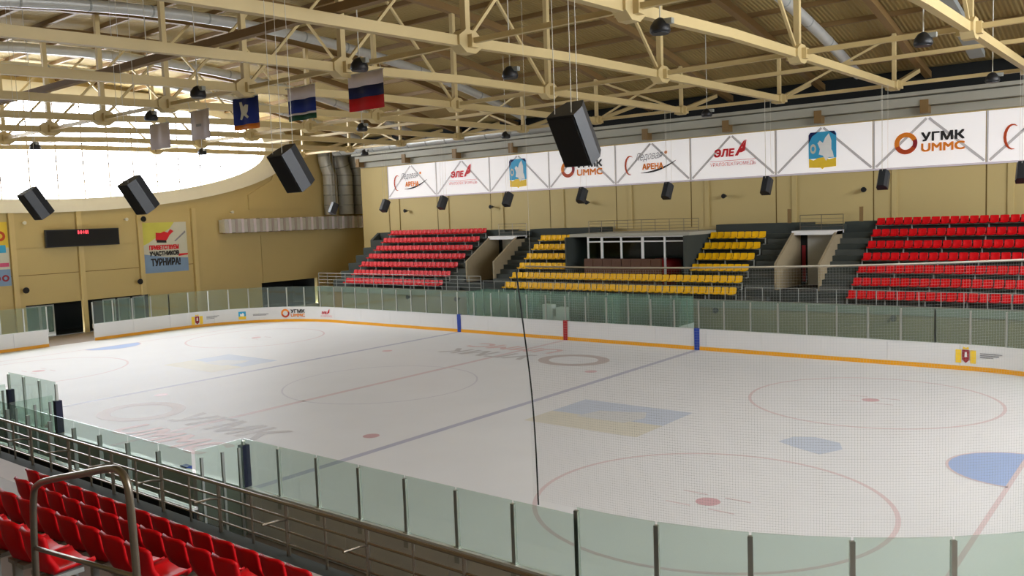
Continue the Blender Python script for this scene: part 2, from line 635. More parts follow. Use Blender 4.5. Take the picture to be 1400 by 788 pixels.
# corner block with a protruding face right of the window
MB().prism([(17.9, 9.0), (25.4, 9.0), (25.4, 14.0), (21.6, 14.0), (20.4, 11.6), (17.9, 10.3)], 'x', ENDW, ENDW + 0.1).build('panel', M_BEIGE, wl)


# oval surround
def oval_trim(x0, x1, parent, name='trim_1'):
    mb = MB()
    I, O = ell(EA - 0.02, EB - 0.02), ell(EA + 2.7, EB + 0.95)
    n = len(I)
    vs = [(x1, *p) for p in I] + [(x1, *p) for p in O] + [(x0, *p) for p in I] + [(x0, *p) for p in O]
    fs = []
    for i in range(n):
        j = (i + 1) % n
        fs += [(i, j, n + j, n + i), (2 * n + i, 2 * n + j, j, i), (n + i, n + j, 3 * n + j, 3 * n + i)]
    mb.add(vs, fs)
    return mb.build(name, M_TRIM, parent)


t1 = oval_trim(ENDW, ENDW + 0.3, None)
tag(t1, 'thick cream surround of the oval window', kind='structure')


def clip_oval(poly):
    E = ell(EA, EB, 72)
    out = poly
    for i in range(len(E)):
        a, b = E[i], E[(i + 1) % len(E)]
        inp, out = out, []
        side = lambda p: (b[0] - a[0]) * (p[1] - a[1]) - (b[1] - a[1]) * (p[0] - a[0])
        for k in range(len(inp)):
            p, q = inp[k - 1], inp[k]
            sp, sq = side(p), side(q)
            if (sp >= 0) != (sq >= 0):
                t = sp / (sp - sq)
                out.append((p[0] + (q[0] - p[0]) * t, p[1] + (q[1] - p[1]) * t))
            if sq >= 0:
                out.append(q)
        if not out:
            return []
    return out


def oval_window(name, x, label, pw, ph):
    w = thing(name, label, None, (x, 0, EZ - EB), kind='structure')
    ny = int(math.ceil(EA / pw))
    z = EZ - EB
    while z < EZ + EB - 0.05:
        for k in range(-ny, ny):
            poly = clip_oval([(k * pw, z), (k * pw + pw, z), (k * pw + pw, z + ph), (k * pw, z + ph)])
            if len(poly) > 2:
                MB().add([(x, *p) for p in poly], [tuple(range(len(poly)))]).build('pane', G_WIN, w, fix=False)
        z += ph
    for k in range(-ny + 1, ny):
        y = k * pw
        if abs(y) < EA - 0.1:
            za, zb = oval_span(y)
            MB().box((x - 0.03, y - 0.05, za), (x + 0.03, y + 0.05, zb)).build('mullion', M_GREYBAR, w)
    z = EZ - EB + ph
    while z < EZ + EB - 1.0:
        h = EA * (math.sqrt(max(0, 1 - ((z - EZ) / EB) ** 2)) if z < EZ else (1 - ((z - EZ) / (EB - 0.95)) ** 3) ** (1 / 3))
        MB().box((x - 0.03, -h, z - 0.03), (x + 0.03, h, z + 0.03)).build('transom', M_GREYBAR, w)
        z += ph
    return w


oval_window('window_1', ENDW - 0.35, 'huge oval window glowing white in the end wall', 1.95, 1.4)

# right end wall behind the camera, with an unseen window added for daylight
wr = end_wall('wall_right', RIGHTW, RIGHTW + 0.4, '', 32)
wr.box((RIGHTW, NEARW, -0.03), (RIGHTW + 0.4, 32, 2.4))
wr = tag(wr.build('wall_right', M_BEIGE, fix=False), 'beige end wall behind the camera', kind='structure')
oval_window('window_added', RIGHTW + 0.35, 'unseen oval window added to let in daylight behind the camera', 4.95, 2.8)

# ---- far wall
wf = MB()
wf.box((-31, FARW, 0), (RIGHTW, FARW + 0.4, 20))
wf.box((-31.3, FARW, 0), (-31, 32, 20))
wf = tag(wf.build('wall_far', M_BEIGE), 'beige long wall above the far grandstand', kind='structure')
tag(MB().box((ENDW - 0.4, 32, 0), (-31, 32.4, 20)).build('wall_corner', M_BEIGE), 'beige wall closing the duct corner', kind='structure')
JX = [-27.6 + 6 * k for k in range(12)]
for i in range(11):
    MB().box((JX[i] + 0.04, FARW - 0.05, 6.4), (JX[i + 1] - 0.04, FARW, 9.5)).build('panel', M_BEIGE, wf)
    MB().box((JX[i] - 0.04, FARW - 0.02, 6.4), (JX[i] + 0.04, FARW, 9.5)).build('joint', M_JOINT, wf)
    MB().box((JX[i] + 1.05, FARW - 0.14, 6.4), (JX[i] + 1.35, FARW - 0.05, 9.5)).build('pilaster', M_BEIGE, wf)
MB().box((-31, FARW - 0.06, 6.4), (-27.7, FARW, 12.5)).build('panel', M_BEIGE, wf)
# ledge above the banners
tf = MB()
tf.box((-31, FARW - 0.35, 12.5), (RIGHTW, FARW, 12.95))
tf.box((-31, FARW - 0.9, 13.0), (RIGHTW, FARW, 13.5))
tf.box((-31, FARW - 1.3, 13.55), (RIGHTW, FARW, 13.75))
tf = tag(tf.build('trim_2', M_GREYLEDGE), 'grey ledge running above the banner strip', kind='structure')
for x in TRUSS_X:
    if x > -31:
        MB().box((x - 0.22, FARW - 0.98, 12.55), (x + 0.22, FARW - 0.3, 13.3)).build('bracket', M_BROWN, tf)
MB().box((-31, FARW - 0.04, 13.76), (RIGHTW, FARW, 20)).build('unlit_gap_sheet', M_DARK, wf)  # dark sheet paints in the unlit gap between ledge and roof
tag(MB().box((ENDW, NEARW - 0.4, 0), (RIGHTW, NEARW, 20)).build('wall_near', M_BEIGE), 'beige long wall behind the near grandstand', kind='structure')

# ---- ceiling: arched corrugated deck with purlins
mb = MB()
ys = [NEARW - 0.4 + (32.4 - NEARW + 0.4) * k / 40 for k in range(41)]
vs, fs = [], []
for y in ys:
    z = roof(y) + 0.42
    for x in (ENDW - 0.5, RIGHTW + 0.5):
        vs += [(x, y, z), (x, y, z + 0.4)]
for i in range(40):
    a = i * 4
    b = a + 4
    fs += [(a, a + 2, b + 2, b), (a + 1, b + 1, b + 3, a + 3)]
mb.add(vs, fs)
ceil = mb.build('ceiling', M_DECK, fix=False)
tag(ceil, 'arched tan roof deck of corrugated metal', kind='structure')
nt = M_DECK.node_tree
wv = nt.nodes.new('ShaderNodeTexWave')
wv.inputs['Scale'].default_value = 1.5
wv.bands_direction = 'X'
tcn = [n for n in nt.nodes if n.type == 'TEX_COORD'][0]
nt.links.new(tcn.outputs['Object'], wv.inputs['Vector'])
bpn = nt.nodes.new('ShaderNodeBump')
bpn.inputs['Strength'].default_value = 0.8
bpn.inputs['Distance'].default_value = 0.05
nt.links.new(wv.outputs['Fac'], bpn.inputs['Height'])
nt.links.new(bpn.outputs['Normal'], nt.nodes['Principled BSDF'].inputs['Normal'])
y = -28.0
while y < 27:
    MB().box((ENDW, y - 0.09, roof(y) + 0.18), (RIGHTW, y + 0.09, roof(y) + 0.42)).build('purlin', M_BROWN, ceil)
    y += 2.75

# ================================================================== ROOF STEEL
for i, x in enumerate(TRUSS_X):
    n = len(TRUSS_X)
    lab = 'cream steel roof truss, %s counting from the oval window' % ORD[i + 1]
    t = thing('roof_truss', lab, 'truss', (x, 0, 12.6), 'roof trusses spanning the rink')
    bc = [(x, -24.5, 13.3), (x, -20, 12.75), (x, -13, 12.95), (x, -6, 13.12), (x, 0.4, 13.35), (x, 6.6, 13.42), (x, 20, 13.5)]
    m_ = MB()
    for a, b in zip(bc[:-1], bc[1:]):
        m_.bar(a, b, 0.26, 0.32)
    m_.build('bottom_chord', M_CREAM, t)
    m_ = MB()
    tys = [-29 + 56 * k / 16 for k in range(17)]
    for a, b in zip(tys[:-1], tys[1:]):
        m_.bar((x, a, roof(a)), (x, b, roof(b)), 0.34, 0.36)
    m_.build('top_chord', M_BROWN, t)
    for yv, zb, w in ((-20, 12.75, 0.2), (-6, 13.12, 0.22), (6.6, 13.42, 0.22), (20, 13.5, 0.18)):
        MB().bar((x, yv, zb), (x, yv, roof(yv) - 0.1), w).build('post', M_CREAM, t)
    for a, b in (((-6, 13.12), (-1.0, 0)), ((6.6, 13.42), (1.6, 0)), ((-20, 12.75), (-14, 0))):
        MB().bar((x, a[0], a[1]), (x, b[0], roof(b[0]) - 0.1), 0.11).build('diagonal', M_CREAM, t)
    MB().bar((x, 20, 13.5), (x, 24.7, 14.75), 0.22).build('end_strut', M_CREAM, t)
    for yv, zv in ((-6, 13.12), (6.6, 13.42), (20, 13.5), (-20, 12.75)):
        big = 0.36 if abs(yv) < 10 else 0.26
        g = MB()
        g.prism([(yv - big * 1.5, zv - 0.14), (yv - big * 0.6, zv - big), (yv + big * 0.6, zv - big), (yv + big * 1.5, zv - 0.14),
                 (yv + big * 1.5, zv + 0.14), (yv + big * 0.6, zv + big), (yv - big * 0.6, zv + big), (yv - big * 1.5, zv + 0.14)], 'x', x - 0.22, x + 0.22)
        g.box((x - 0.4, yv - 0.16, zv - 0.2), (x + 0.4, yv + 0.16, zv + 0.2))
        g.build('gusset', M_CREAM, t)
for yv, zv, w, lab in ((-11.3, 13.30, 0.24, 'brown longitudinal roof tie nearest the camera side'),
                       (-6, 13.12, 0.16, 'cream longitudinal roof tie from which the flags hang'),
                       (6.6, 13.46, 0.18, 'cream longitudinal roof tie through the middle truss nodes'),
                       (13.4, 13.86, 0.17, 'cream longitudinal roof tie lying over the chords towards the banners'),
                       (20, 13.52, 0.17, 'cream longitudinal roof tie joining the truss ends beside the banner wall')):
    tag(MB().box((ENDW + 0.1, yv - w / 2, zv - w / 2), (RIGHTW - 0.1, yv + w / 2, zv + w / 2)).build('roof_tie', M_BROWN if yv < -10 else M_CREAM), lab, 'roof tie', 'longitudinal roof ties')
for yv, zb in ((20, 13.5),):
    for j, k in enumerate((1, 3, 5, 7)):
        xa, xb = TRUSS_X[k], TRUSS_X[k + 1]
        t = thing('cross_brace', 'cream X-shaped roof brace %s, %s from the oval window' % ('beside the banner wall' if yv > 10 else 'over the middle of the ice', ORD[j + 1]),
                  'brace', ((xa + xb) / 2, yv, zb), 'cross braces between roof trusses')
        zt = roof(yv) - 0.25
        MB().bar((xa, yv, zb), (xb, yv, zt), 0.1).build('brace_bar', M_CREAM, t)
        MB().bar((xa, yv + 0.13, zt), (xb, yv + 0.13, zb), 0.12).build('brace_bar', M_CREAM, t)


# ---- ducts
def duct(label, pts, r, seams, mname='air_duct', n=14):
    t = thing(mname, label, 'duct', pts[0])
    MB().tube(pts, r, n).build('duct_body', M_SILVER, t, smooth=True)
    P = [Vector(p) for p in pts]
    Ls = [(b - a).length for a, b in zip(P[:-1], P[1:])]
    tot = sum(Ls)
    d = seams / 2
    while d < tot:
        acc = 0
        for a, b, l in zip(P[:-1], P[1:], Ls):
            if acc + l >= d:
                dr = (b - a).normalized()
                c = a + dr * (d - acc)
                MB().tube([c - dr * 0.05, c + dr * 0.05], r * 1.05, n).build('seam_band', M_GREYST, t, smooth=False)
                break
            acc += l
        d += seams
    return t


for xd, who in ((14.4, 'over the right side of the ice'), (-9.6, 'over the middle of the ice'), (-21.6, 'towards the oval window'), (-28.0, 'nearest the oval window')):
    duct('silver round air duct curving under the roof ' + who, [(xd, yy, roof(yy) - 0.42) for yy in range(-24, 25, 3)], 0.27, 3.0)
duct('large silver duct lying along the ledge above the banners', [(-33.5, 25.9, 14.12), (-24, 25.9, 14.12), (-14, 25.9, 14.12), (-8.0, 25.9, 14.12)], 0.36, 2.2)
for k, (ya, lab) in enumerate(((26.4, 'left of the three silver vertical ducts in the corner'), (28.4, 'middle of the three silver vertical ducts in the corner'),
                              (30.2, 'right of the three silver vertical ducts in the corner'))):
    xx = ENDW + 0.8
    duct(lab, [(xx, ya - 0.5, 14.4), (xx, ya - 0.4, 13.3), (xx, ya, 12.2), (xx, ya, 8.35)], 0.72 if k else 0.55, 0.95)
t = thing('air_duct', 'long silver rectangular duct running along the end wall', 'duct', (ENDW + 0.7, 14.7, 7.05))
MB().box((ENDW + 0.25, 14.7, 7.05), (ENDW + 1.15, 31.2, 8.15)).build('duct_body', M_SILVER, t)
k = 0
yy = 15.2
while yy < 31:
    MB().box((ENDW + 0.2, yy - 0.12, 7.0), (ENDW + 1.2, yy + 0.12, 8.2)).build('seam_band', mat('duct_band_grey', S(176, 166, 164), 0.5) if k % 2 else M_FWHITE, t)
    yy += 0.62
    k += 1
# grey roof cable tray
tag(MB().prism([(yy_, roof(yy_) - 0.05) for yy_ in range(4, 25, 4)] + [(yy_, roof(yy_) - 0.35) for yy_ in range(24, 3, -4)], 'x', 20.1, 20.8).build('cable_tray', M_GREYST),
    'grey cable tray sloping down under the roof deck at right', 'cable tray')

# ================================================================== RINK BOARDS
boards = thing('rink_boards', 'white dasher boards with yellow kick plate and glass around the ice', 'rink boards', (0, 0, 0))


def perim(s):
    """point and outward normal at arc length s, starting at (-21.5, 15) going +x (clockwise)"""
    segs = [('l', (-21.5, 15), (21.5, 15)), ('a', (21.5, 6.5), 90), ('l', (30, 6.5), (30, -6.5)), ('a', (21.5, -6.5), 0),
            ('l', (21.5, -15), (-21.5, -15)), ('a', (-21.5, -6.5), -90), ('l', (-30, -6.5), (-30, 6.5)), ('a', (-21.5, 6.5), 180)]
    qa = RC * math.pi / 2
    tot = 2 * 43 + 2 * 13 + 4 * qa
    s %= tot
    for g in segs:
        if g[0] == 'l':
            a, b = Vector(g[1]), Vector(g[2])
            l = (b - a).length
            if s <= l:
                d = (b - a) / l
                p = a + d * s
                return p, Vector((-d.y, d.x))
            s -= l
        else:
            if s <= qa:
                t = math.radians(g[2]) - s / RC
                nrm = Vector((math.cos(t), math.sin(t)))
                return Vector(g[1]) + nrm * RC, nrm
            s -= qa


QA = RC * math.pi / 2
TOT = 2 * 43 + 2 * 13 + 4 * QA
S_FAR = 0
S_C1 = 43
S_RIGHT = 43 + QA
S_C2 = S_RIGHT + 13
S_NEAR = S_C2 + QA
S_C3 = S_NEAR + 43
S_LEFT = S_C3 + QA
S_C4 = S_LEFT + 13
# gate on the left end: y -2.2..0.85
G0, G1 = S_LEFT + (-2.2 + 6.5), S_LEFT + (0.85 + 6.5)
BEN0, BEN1 = S_NEAR + (21.5 - 11.6), S_NEAR + (21.5 - 1.38)      # right bench (no glass in front)
BEN2, BEN3 = S_NEAR + (21.5 + 2.3), S_NEAR + (21.5 + 12.3)       # left bench


def strip(a, b, z0, z1, o0, o1, step=1.0):
    n = max(1, int(math.ceil((b - a) / step)))
    mb = MB()
    vs, fs = [], []
    for i in range(n + 1):
        p, nn = perim(a + (b - a) * i / n)
        for o in (o0, o1):
            for z in (z0, z1):
                vs.append((p.x + nn.x * o, p.y + nn.y * o, z))
    for i in range(n):
        k = i * 4
        fs += [(k, k + 4, k + 5, k + 1), (k + 2, k + 3, k + 7, k + 6), (k + 1, k + 5, k + 7, k + 3), (k, k + 2, k + 6, k + 4)]
    fs += [(0, 1, 3, 2), (n * 4, n * 4 + 2, n * 4 + 3, n * 4 + 1)]
    return mb.add(vs, fs)


edges = []
for a, b, step in ((G1, S_LEFT + 13, 2.9), (S_C4, TOT, 3.34), (0, 43, 3.07), (43, S_RIGHT, 3.34), (S_RIGHT, S_C2, 3.25), (S_C2, S_NEAR, 3.34), (S_NEAR, S_C3, 3.07), (S_C3, S_LEFT, 3.34), (S_LEFT, G0, 2.2)):
    n = max(1, round((b - a) / step))
    for i in range(n):
        edges.append((a + (b - a) * i / n, a + (b - a) * (i + 1) / n))
RND = lambda a: any(u - 0.01 <= a < v - 0.01 for u, v in ((S_C1, S_RIGHT), (S_C2, S_NEAR), (S_C3, S_LEFT), (S_C4, TOT)))
for a, b in edges:
    strip(a + 0.006, b - 0.006, 0.0, BH - 0.05, 0.0, 0.12, 0.25 if RND(a) else 4).build('board_panel', M_WHITE, boards)
    strip(a, b, BH - 0.05, BH, -0.01, 0.16, 0.4 if RND(a) else 4).build('cap_rail', M_WHITE, boards)
    strip(a, b, 0.0, 0.2, -0.02, 0.0, 0.4 if RND(a) else 4).build('kick_plate', M_KICK, boards)
for xm, m_ in ((-8.67, M_BLUE), (0, M_RED), (8.67, M_BLUE)):
    for sg in (1, -1):
        MB().box((xm - 0.15, sg * 15 - 0.03, 0.0), (xm + 0.15, sg * 15 + 0.14, BH + 0.03)).build('line_marker', m_, boards)
# glass: posts and panes
runs = []          # (s0, s1, top, step, special)


def glass_run(a, b, top, step, pane_m=G_PANE, off=0.07, skip=()):
    n = max(1, round((b - a) / step))
    st = (b - a) / n
    for i in range(n + 1):
        p, nn = perim(a + st * i)
        x, y = p.x + nn.x * off, p.y + nn.y * off
        rz = math.atan2(nn.y, nn.x)
        key = ('post', round(top, 2))
        if key not in _pm:
            mb = MB()
            mb.box((-0.035, -0.04, BH), (0.035, 0.04, top - 0.06))
            mb.box((-0.05, -0.06, BH - 0.3), (0.06, 0.06, BH + 0.02))
            _pm[key] = mb.mesh('post', M_STEEL)
        inst('post', _pm[key], boards, (x, y, 0), rz)
    for i in range(n):
        strip(a + st * i + 0.02, a + st * (i + 1) - 0.02, BH, top, off - 0.006, off + 0.006, 1.2).build('pane', pane_m, boards)


_pm = {}
GT = 2.74
glass_run(G1, S_C4, GT, 1.45)
glass_run(S_C4, TOT, GT, 1.45)
far0 = (13.16 + 21.5) % 1.464
glass_run(far0, far0 + 1.464 * 28, GT, 1.464)
glass_run(far0 + 1.464 * 28, S_RIGHT, GT, 1.464)
glass_run(S_RIGHT, S_C2, 2.5, 1.464)
glass_run(S_C2, S_NEAR, 2.5, 1.464)
glass_run(S_NEAR, BEN0, 2.36, 1.42)
glass_run(BEN1, BEN2, 2.8, 1.25, G_PANE)
glass_run(BEN3, S_C3, 2.36, 1.42)
glass_run(S_C3, S_LEFT, GT, 1.45)
glass_run(S_LEFT, G0, GT, 1.4)
for s_ in (BEN0, BEN1, BEN2, BEN3):
    p, nn = perim(s_)
    MB().box((p.x - 0.1, p.y - 0.16, BH), (p.x + 0.1, p.y + 0.04, 2.2)).build('end_pad', M_NAVY, boards)

# printed marks on the boards


def crest(fr, cx, cy, w, parent, kind='arms'):
    h = w * 0.9
    if kind == 'arms':
        flat(fr, [rect(cx - w / 2, cy - h / 2, cx - w * 0.22, cy + h * 0.3)], 'emblem_supporter', M_PYEL, parent)
        flat(fr, [rect(cx + w * 0.22, cy - h / 2, cx + w / 2, cy + h * 0.3)], 'emblem_supporter', M_PYEL, parent)
        flat(fr, [[(cx - w * 0.18, cy - h * 0.3), (cx, cy - h / 2), (cx + w * 0.18, cy - h * 0.3), (cx + w * 0.18, cy + h * 0.3), (cx - w * 0.18, cy + h * 0.3)]], 'emblem_shield', M_PMAROON, parent)
        flat(fr, [[(cx - w * 0.16, cy + h * 0.34), (cx + w * 0.16, cy + h * 0.34), (cx + w * 0.12, cy + h / 2), (cx, cy + h * 0.42), (cx - w * 0.12, cy + h / 2)]], 'emblem_crown', M_PYEL, parent)
        flat(fr, [[(cx - w * 0.06, cy - h * 0.15), (cx + w * 0.07, cy - h * 0.12), (cx + w * 0.05, cy + h * 0.18), (cx - w * 0.05, cy + h * 0.15)]], 'emblem_figure', M_PWHITE, parent, 0.018)
    else:
        flat(fr, [rect(cx - w / 2, cy - h * 0.15, cx + w / 2, cy + h * 0.62)], 'emblem_field', M_PBLUE, parent)
        flat(fr, [rect(cx - w / 2, cy - h * 0.62, cx + w / 2, cy - h * 0.15)], 'emblem_base', M_PYEL, parent)
        flat(fr, [[(cx - w * 0.3, cy - h * 0.1), (cx + w * 0.2, cy - h * 0.15), (cx + w * 0.3, cy + h * 0.1), (cx + w * 0.1, cy + h * 0.45), (cx - w * 0.05, cy + h * 0.2), (cx - w * 0.28, cy + h * 0.3)]],
             'emblem_figure', M_PWHITE, parent, 0.018)


def grey_lines(fr, x, y, w, parent, n=3, dy=0.085):
    flat(fr, [rect(x, y - k * dy, x + w * (1, 0.85, 0.6, 0.7)[k], y - k * dy + dy * 0.5) for k in range(n)], 'small_print', M_PGREY, parent)


crest(Bent(21.5 + 21.75), 0, 0.7, 0.82, boards)
grey_lines(Bent(21.5 + 22.32), 0, 0.78, 0.9, boards)
crest(Bent(S_C4 + 2.05), 0, 0.6, 0.85, boards)
grey_lines(Bent(S_C4 + 2.75), 0, 0.72, 0.95, boards)


def umms(fr, cx, cy, w, parent, small=False):
    """ring emblem with two lines of letters, total width w"""
    r = w * 0.17
    flat(fr, ringpolys((cx - w * 0.33, cy), r * 0.58, r, 20, 200, 14), 'ring_emblem', M_ORANGE, parent)
    flat(fr, ringpolys((cx - w * 0.33, cy), r * 0.58, r, 200, 330, 12), 'ring_emblem', M_ORANGED, parent)
    flat(fr, ringpolys((cx - w * 0.33, cy), r * 0.62, r, 330, 380, 6), 'ring_emblem', M_PMAROON, parent)
    text(fr, 'УГМК', cx - w * 0.1, cy + r * 0.1, w * 0.6, r * 0.75, M_PBLK, parent, fat=w * 0.014, lift=0.016)
    text(fr, 'UMMC', cx - w * 0.1, cy - r * 0.85, w * 0.6, r * 0.7, M_ORANGE, parent, fat=w * 0.012, lift=0.016)


crest(Bent(S_C4 + 5.4), 0.0, 0.62, 0.55, boards, 'city')
grey_lines(Bent(S_C4 + 6.2), 0.0, 0.64, 1.2, boards, 2)
umms(Bent(S_C4 + 9.4), 0, 0.66, 2.0, boards)
fr = Bent(S_C4 + 12.5)


def elem(fr, cx, cy, w, parent, sub=True):
    h = w * 0.15
    text(fr, 'ЭЛЕ', cx - w * 0.4, cy, w * 0.44, h, M_PRED, parent, shear=0.15, fat=w * 0.02, lift=0.016)
    flat(fr, [[(cx + w * 0.05, cy), (cx + w * 0.12, cy), (cx + w * 0.2, cy + h * 1.1), (cx + w * 0.3, cy + h * 2.1), (cx + w * 0.24, cy + h * 1.9), (cx + w * 0.15, cy + h * 1.1)],
              [(cx + w * 0.14, cy + h * 0.4), (cx + w * 0.2, cy + h * 0.4), (cx + w * 0.22, cy + h * 1.0), (cx + w * 0.17, cy + h * 1.05)],
              [(cx + w * 0.2, cy + h * 0.4), (cx + w * 0.27, cy + h * 0.6), (cx + w * 0.31, cy + h * 2.1), (cx + w * 0.22, cy + h * 1.3)]], 'peak_stroke', M_PRED, parent, 0.02)
    if sub:
        flat(fr, [rect(cx - w * 0.5, cy - h * 0.62, cx + w * 0.5, cy - h * 0.56)], 'red_rule', M_PROSE, parent)
        text(fr, 'УРАЛЭЛЕКТРОМЕДЬ', cx - w * 0.5, cy - h * 1.4, w, h * 0.6, M_PROSE, parent, lift=0.016)


elem(fr, 0, 0.62, 1.2, boards, True)

# ---- near team benches: back glass, boards, benches
nb = thing('bench_enclosure', 'glass-backed team bench enclosure along the near boards', 'bench enclosure', (4.6, -16.5, 0))
for a, b in ((-12.3, -2.3), (-2.3, 1.38), (1.38, 11.75)):
    MB().box((a, -16.58, 0), (b - 0.02, -16.5, 1.0)).build('back_panel', M_DARK, nb)
    MB().box((a, -16.62, 1.0), (b - 0.02, -16.46, 1.06)).build('cap_rail', M_WHITE, nb)
    MB().box((a, -16.7, 0.62), (b - 0.02, -16.6, 0.68)).build('rail', M_STEEL, nb)
    MB().box((a, -16.0, 0.4), (b - 0.02, -15.65, 0.46)).build('bench_seat', M_WOOD, nb)
    n = max(2, round((b - a) / 1.45))
    for i in range(n):
        x0, x1 = a + (b - a) * i / n, a + (b - a) * (i + 1) / n
        MB().box((x0 + 0.02, -16.545, 1.06), (x1 - 0.02, -16.533, 2.4)).build('pane', G_PANE, nb)
        MB().box((x0 - 0.035, -16.6, 0), (x0 + 0.035, -16.5, 2.2)).build('post', M_GREYST, nb)
for xx in (-12.3, -2.3, 1.38, 11.75):
    MB().box((xx - 0.006, -16.45, 0), (xx + 0.006, -15.2, 2.4)).build('pane', G_PANE, nb)
    for yy in (-16.3, -15.75, -15.3):
        MB().box((xx - 0.03, yy - 0.03, 0), (xx + 0.03, yy + 0.03, 2.2)).build('post', M_GREYST, nb)

# ---- far penalty boxes
pb = thing('penalty_box', 'green glass penalty box enclosure behind the far boards', 'penalty box', (0, 17, 0))
n = 11
for i in range(n):
    x0, x1 = -8.2 + 15.7 * i / n, -8.2 + 15.7 * (i + 1) / n
    MB().box((x0 + 0.02, 16.99, 0.6), (x1 - 0.02, 17.002, 2.72)).build('pane', G_PANE2, pb)
    MB().box((x0 - 0.03, 16.95, 0), (x0 + 0.03, 17.05, 2.7)).build('post', M_STEEL, pb)
MB().box((-8.2, 16.9, 0), (7.5, 16.98, 0.6)).build('back_panel', M_FASC, pb)
MB().box((7.46, 15.3, 0.0), (7.5, 17.0, 1.2)).build('side_panel', M_WHITE, pb)
for xx in (-8.2, -3.4, 2.6, 7.48):
    for yy in (15.4, 16.2):
        MB().box((xx - 0.03, yy - 0.03, 0), (xx + 0.03, yy + 0.03, 2.6)).build('post', M_STEEL, pb)
    MB().box((xx - 0.006, 15.3, 0.5), (xx + 0.006, 16.95, 2.7)).build('pane', G_PANE2, pb)
tag(MB().box((-2.6, 16.2, 0.0), (-1.9, 16.7, 1.95)).box((-1.55, 16.2, 0), (-0.9, 16.7, 1.8)).box((-1.9, 16.3, 0), (-1.55, 16.6, 1.2)).build('scorer_cabinet', M_WHITE),
    'pale scorer cabinet behind the glass near the red centre line', 'cabinet')

# ================================================================== FAR GRANDSTAND
TR = [(2.2 + 0.62 * i, 18.95 + 0.875 * i) for i in range(7)]       # tread z, front y
gs = thing('grandstand', 'dark concrete tiered grandstand along the far side', 'grandstand', (0, 22, 0), kind='structure')
VL, VR = (-12.7, -10.2), (10.95, 13.3)     # tunnels
VIP = (-3.9, 5.1)
XS0, XS1 = -27.0, 32.0
MB().box((XS0, 18.0, -0.03), (XS1, 18.2, 2.0)).build('front_wall', M_OLIVE, gs)
MB().box((XS0, 17.9, 2.0), (XS1, 18.25, 2.42)).build('front_fascia', M_FASC, gs)
MB().box((XS0, 18.25, 1.9), (XS1, 18.95, 2.2)).build('walkway', M_CONC, gs)


def cut(a, b, holes):
    segs = [(a, b)]
    for h0, h1 in holes:
        o = []
        for s0, s1 in segs:
            if h1 <= s0 or h0 >= s1:
                o.append((s0, s1))
            else:
                if s0 < h0: o.append((s0, h0))
                if h1 < s1: o.append((h1, s1))
        segs = o
    return segs


for i, (z, y) in enumerate(TR):
    holes = []
    if i >= 2:
        holes += [(VL[0] - 0.14, VL[1] + 0.14), (VR[0] - 0.14, VR[1] + 0.14)]
    if i >= 2:
        holes += [VIP]
    y1 = y + 0.875
    for a, b in cut(XS0, XS1, holes):
        MB().box((a, y, z - 0.75), (b, y1 + 0.1, z)).build('tier', M_CONC, gs)
for a, b in cut(XS0, XS1, [VL, VR, VIP]):
    MB().box((a, 25.075, 5.8), (b, FARW - 0.15, 6.54)).build('top_walkway', M_CONC, gs)
# left flank of the stand, stepped, and its core
poly = [(18.0, 0), (FARW - 0.15, 0), (FARW - 0.15, 6.54), (25.075, 6.54)]
for i in range(6, -1, -1):
    poly += [(TR[i][1] + 0.0, TR[i][0] + (0.62 if i == 99 else 0)), (TR[i][1], TR[i][0] - 0.62 if i else 2.2)]
MB().prism(poly, 'x', XS0 - 0.3, XS0).build('flank', M_CONC, gs)
# aisle steps (half-height blocks on each tier)
for a, b in ((-14.2, -12.85), (-10.05, -8.5), (9.1, 10.8), (13.45, 15.05)):
    for i in range(7):
        z, y = TR[i]
        MB().box((a, y - 0.42, z - 0.62), (b, y, z - 0.31)).build('aisle_step', M_STEP, gs)
# tunnels
for (a, b), nm in ((VL, 'L'), (VR, 'R')):
    z0 = TR[2][0] - 0.62
    for xx in (a - 0.14, b):
        MB().prism([(20.5, z0), (24.3, z0), (24.3, 6.05), (23.3, 6.05), (20.5, 4.35)], 'x', xx, xx + 0.14).build('tunnel_cheek', mat('tunnel_plaster', S(156, 142, 114), 0.8, 0, 0.1), gs)
    MB().box((a - 0.14, 23.2, 5.85), (b + 0.14, 24.5, 6.1)).build('tunnel_lintel', M_WHITE, gs)
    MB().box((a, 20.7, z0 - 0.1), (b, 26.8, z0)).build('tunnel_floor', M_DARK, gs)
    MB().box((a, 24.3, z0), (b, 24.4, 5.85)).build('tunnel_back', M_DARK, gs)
    MB().box((a - 0.14, 24.5, 6.1), (b + 0.14, FARW - 0.15, 6.4)).build('tunnel_roof', M_CONC, gs)
    MB().box((a + 0.45, 24.2, z0), (b, 24.3, 5.85)).build('tunnel_door', mat('tunnel_door_paint', S(196, 196, 190), 0.6), gs)
    if nm == 'R':
        MB().box((a + 0.1, 24.24, z0 + 0.2), (a + 0.3, 24.3, 5.2)).build('tunnel_notice', M_PMAROON, gs)


# railings
def railing(label, x0, x1, y, z0, h, bars, step, m=M_GREYST, r=0.025, slope_end=False):
    t = thing('railing', label, 'railing', ((x0 + x1) / 2, y, z0), 'grandstand railings')
    for k in range(bars):
        z = z0 + h * (k + 1) / bars
        MB().tube([(x0, y, z), (x1, y, z)], r if k == bars - 1 else r * 0.7, 6).build('rail', m, t)
    n = max(1, round((x1 - x0) / step))
    for i in range(n + 1):
        x = x0 + (x1 - x0) * i / n
        MB().tube([(x, y, z0), (x, y, z0 + h)], r, 6).build('post', m, t)
    return t


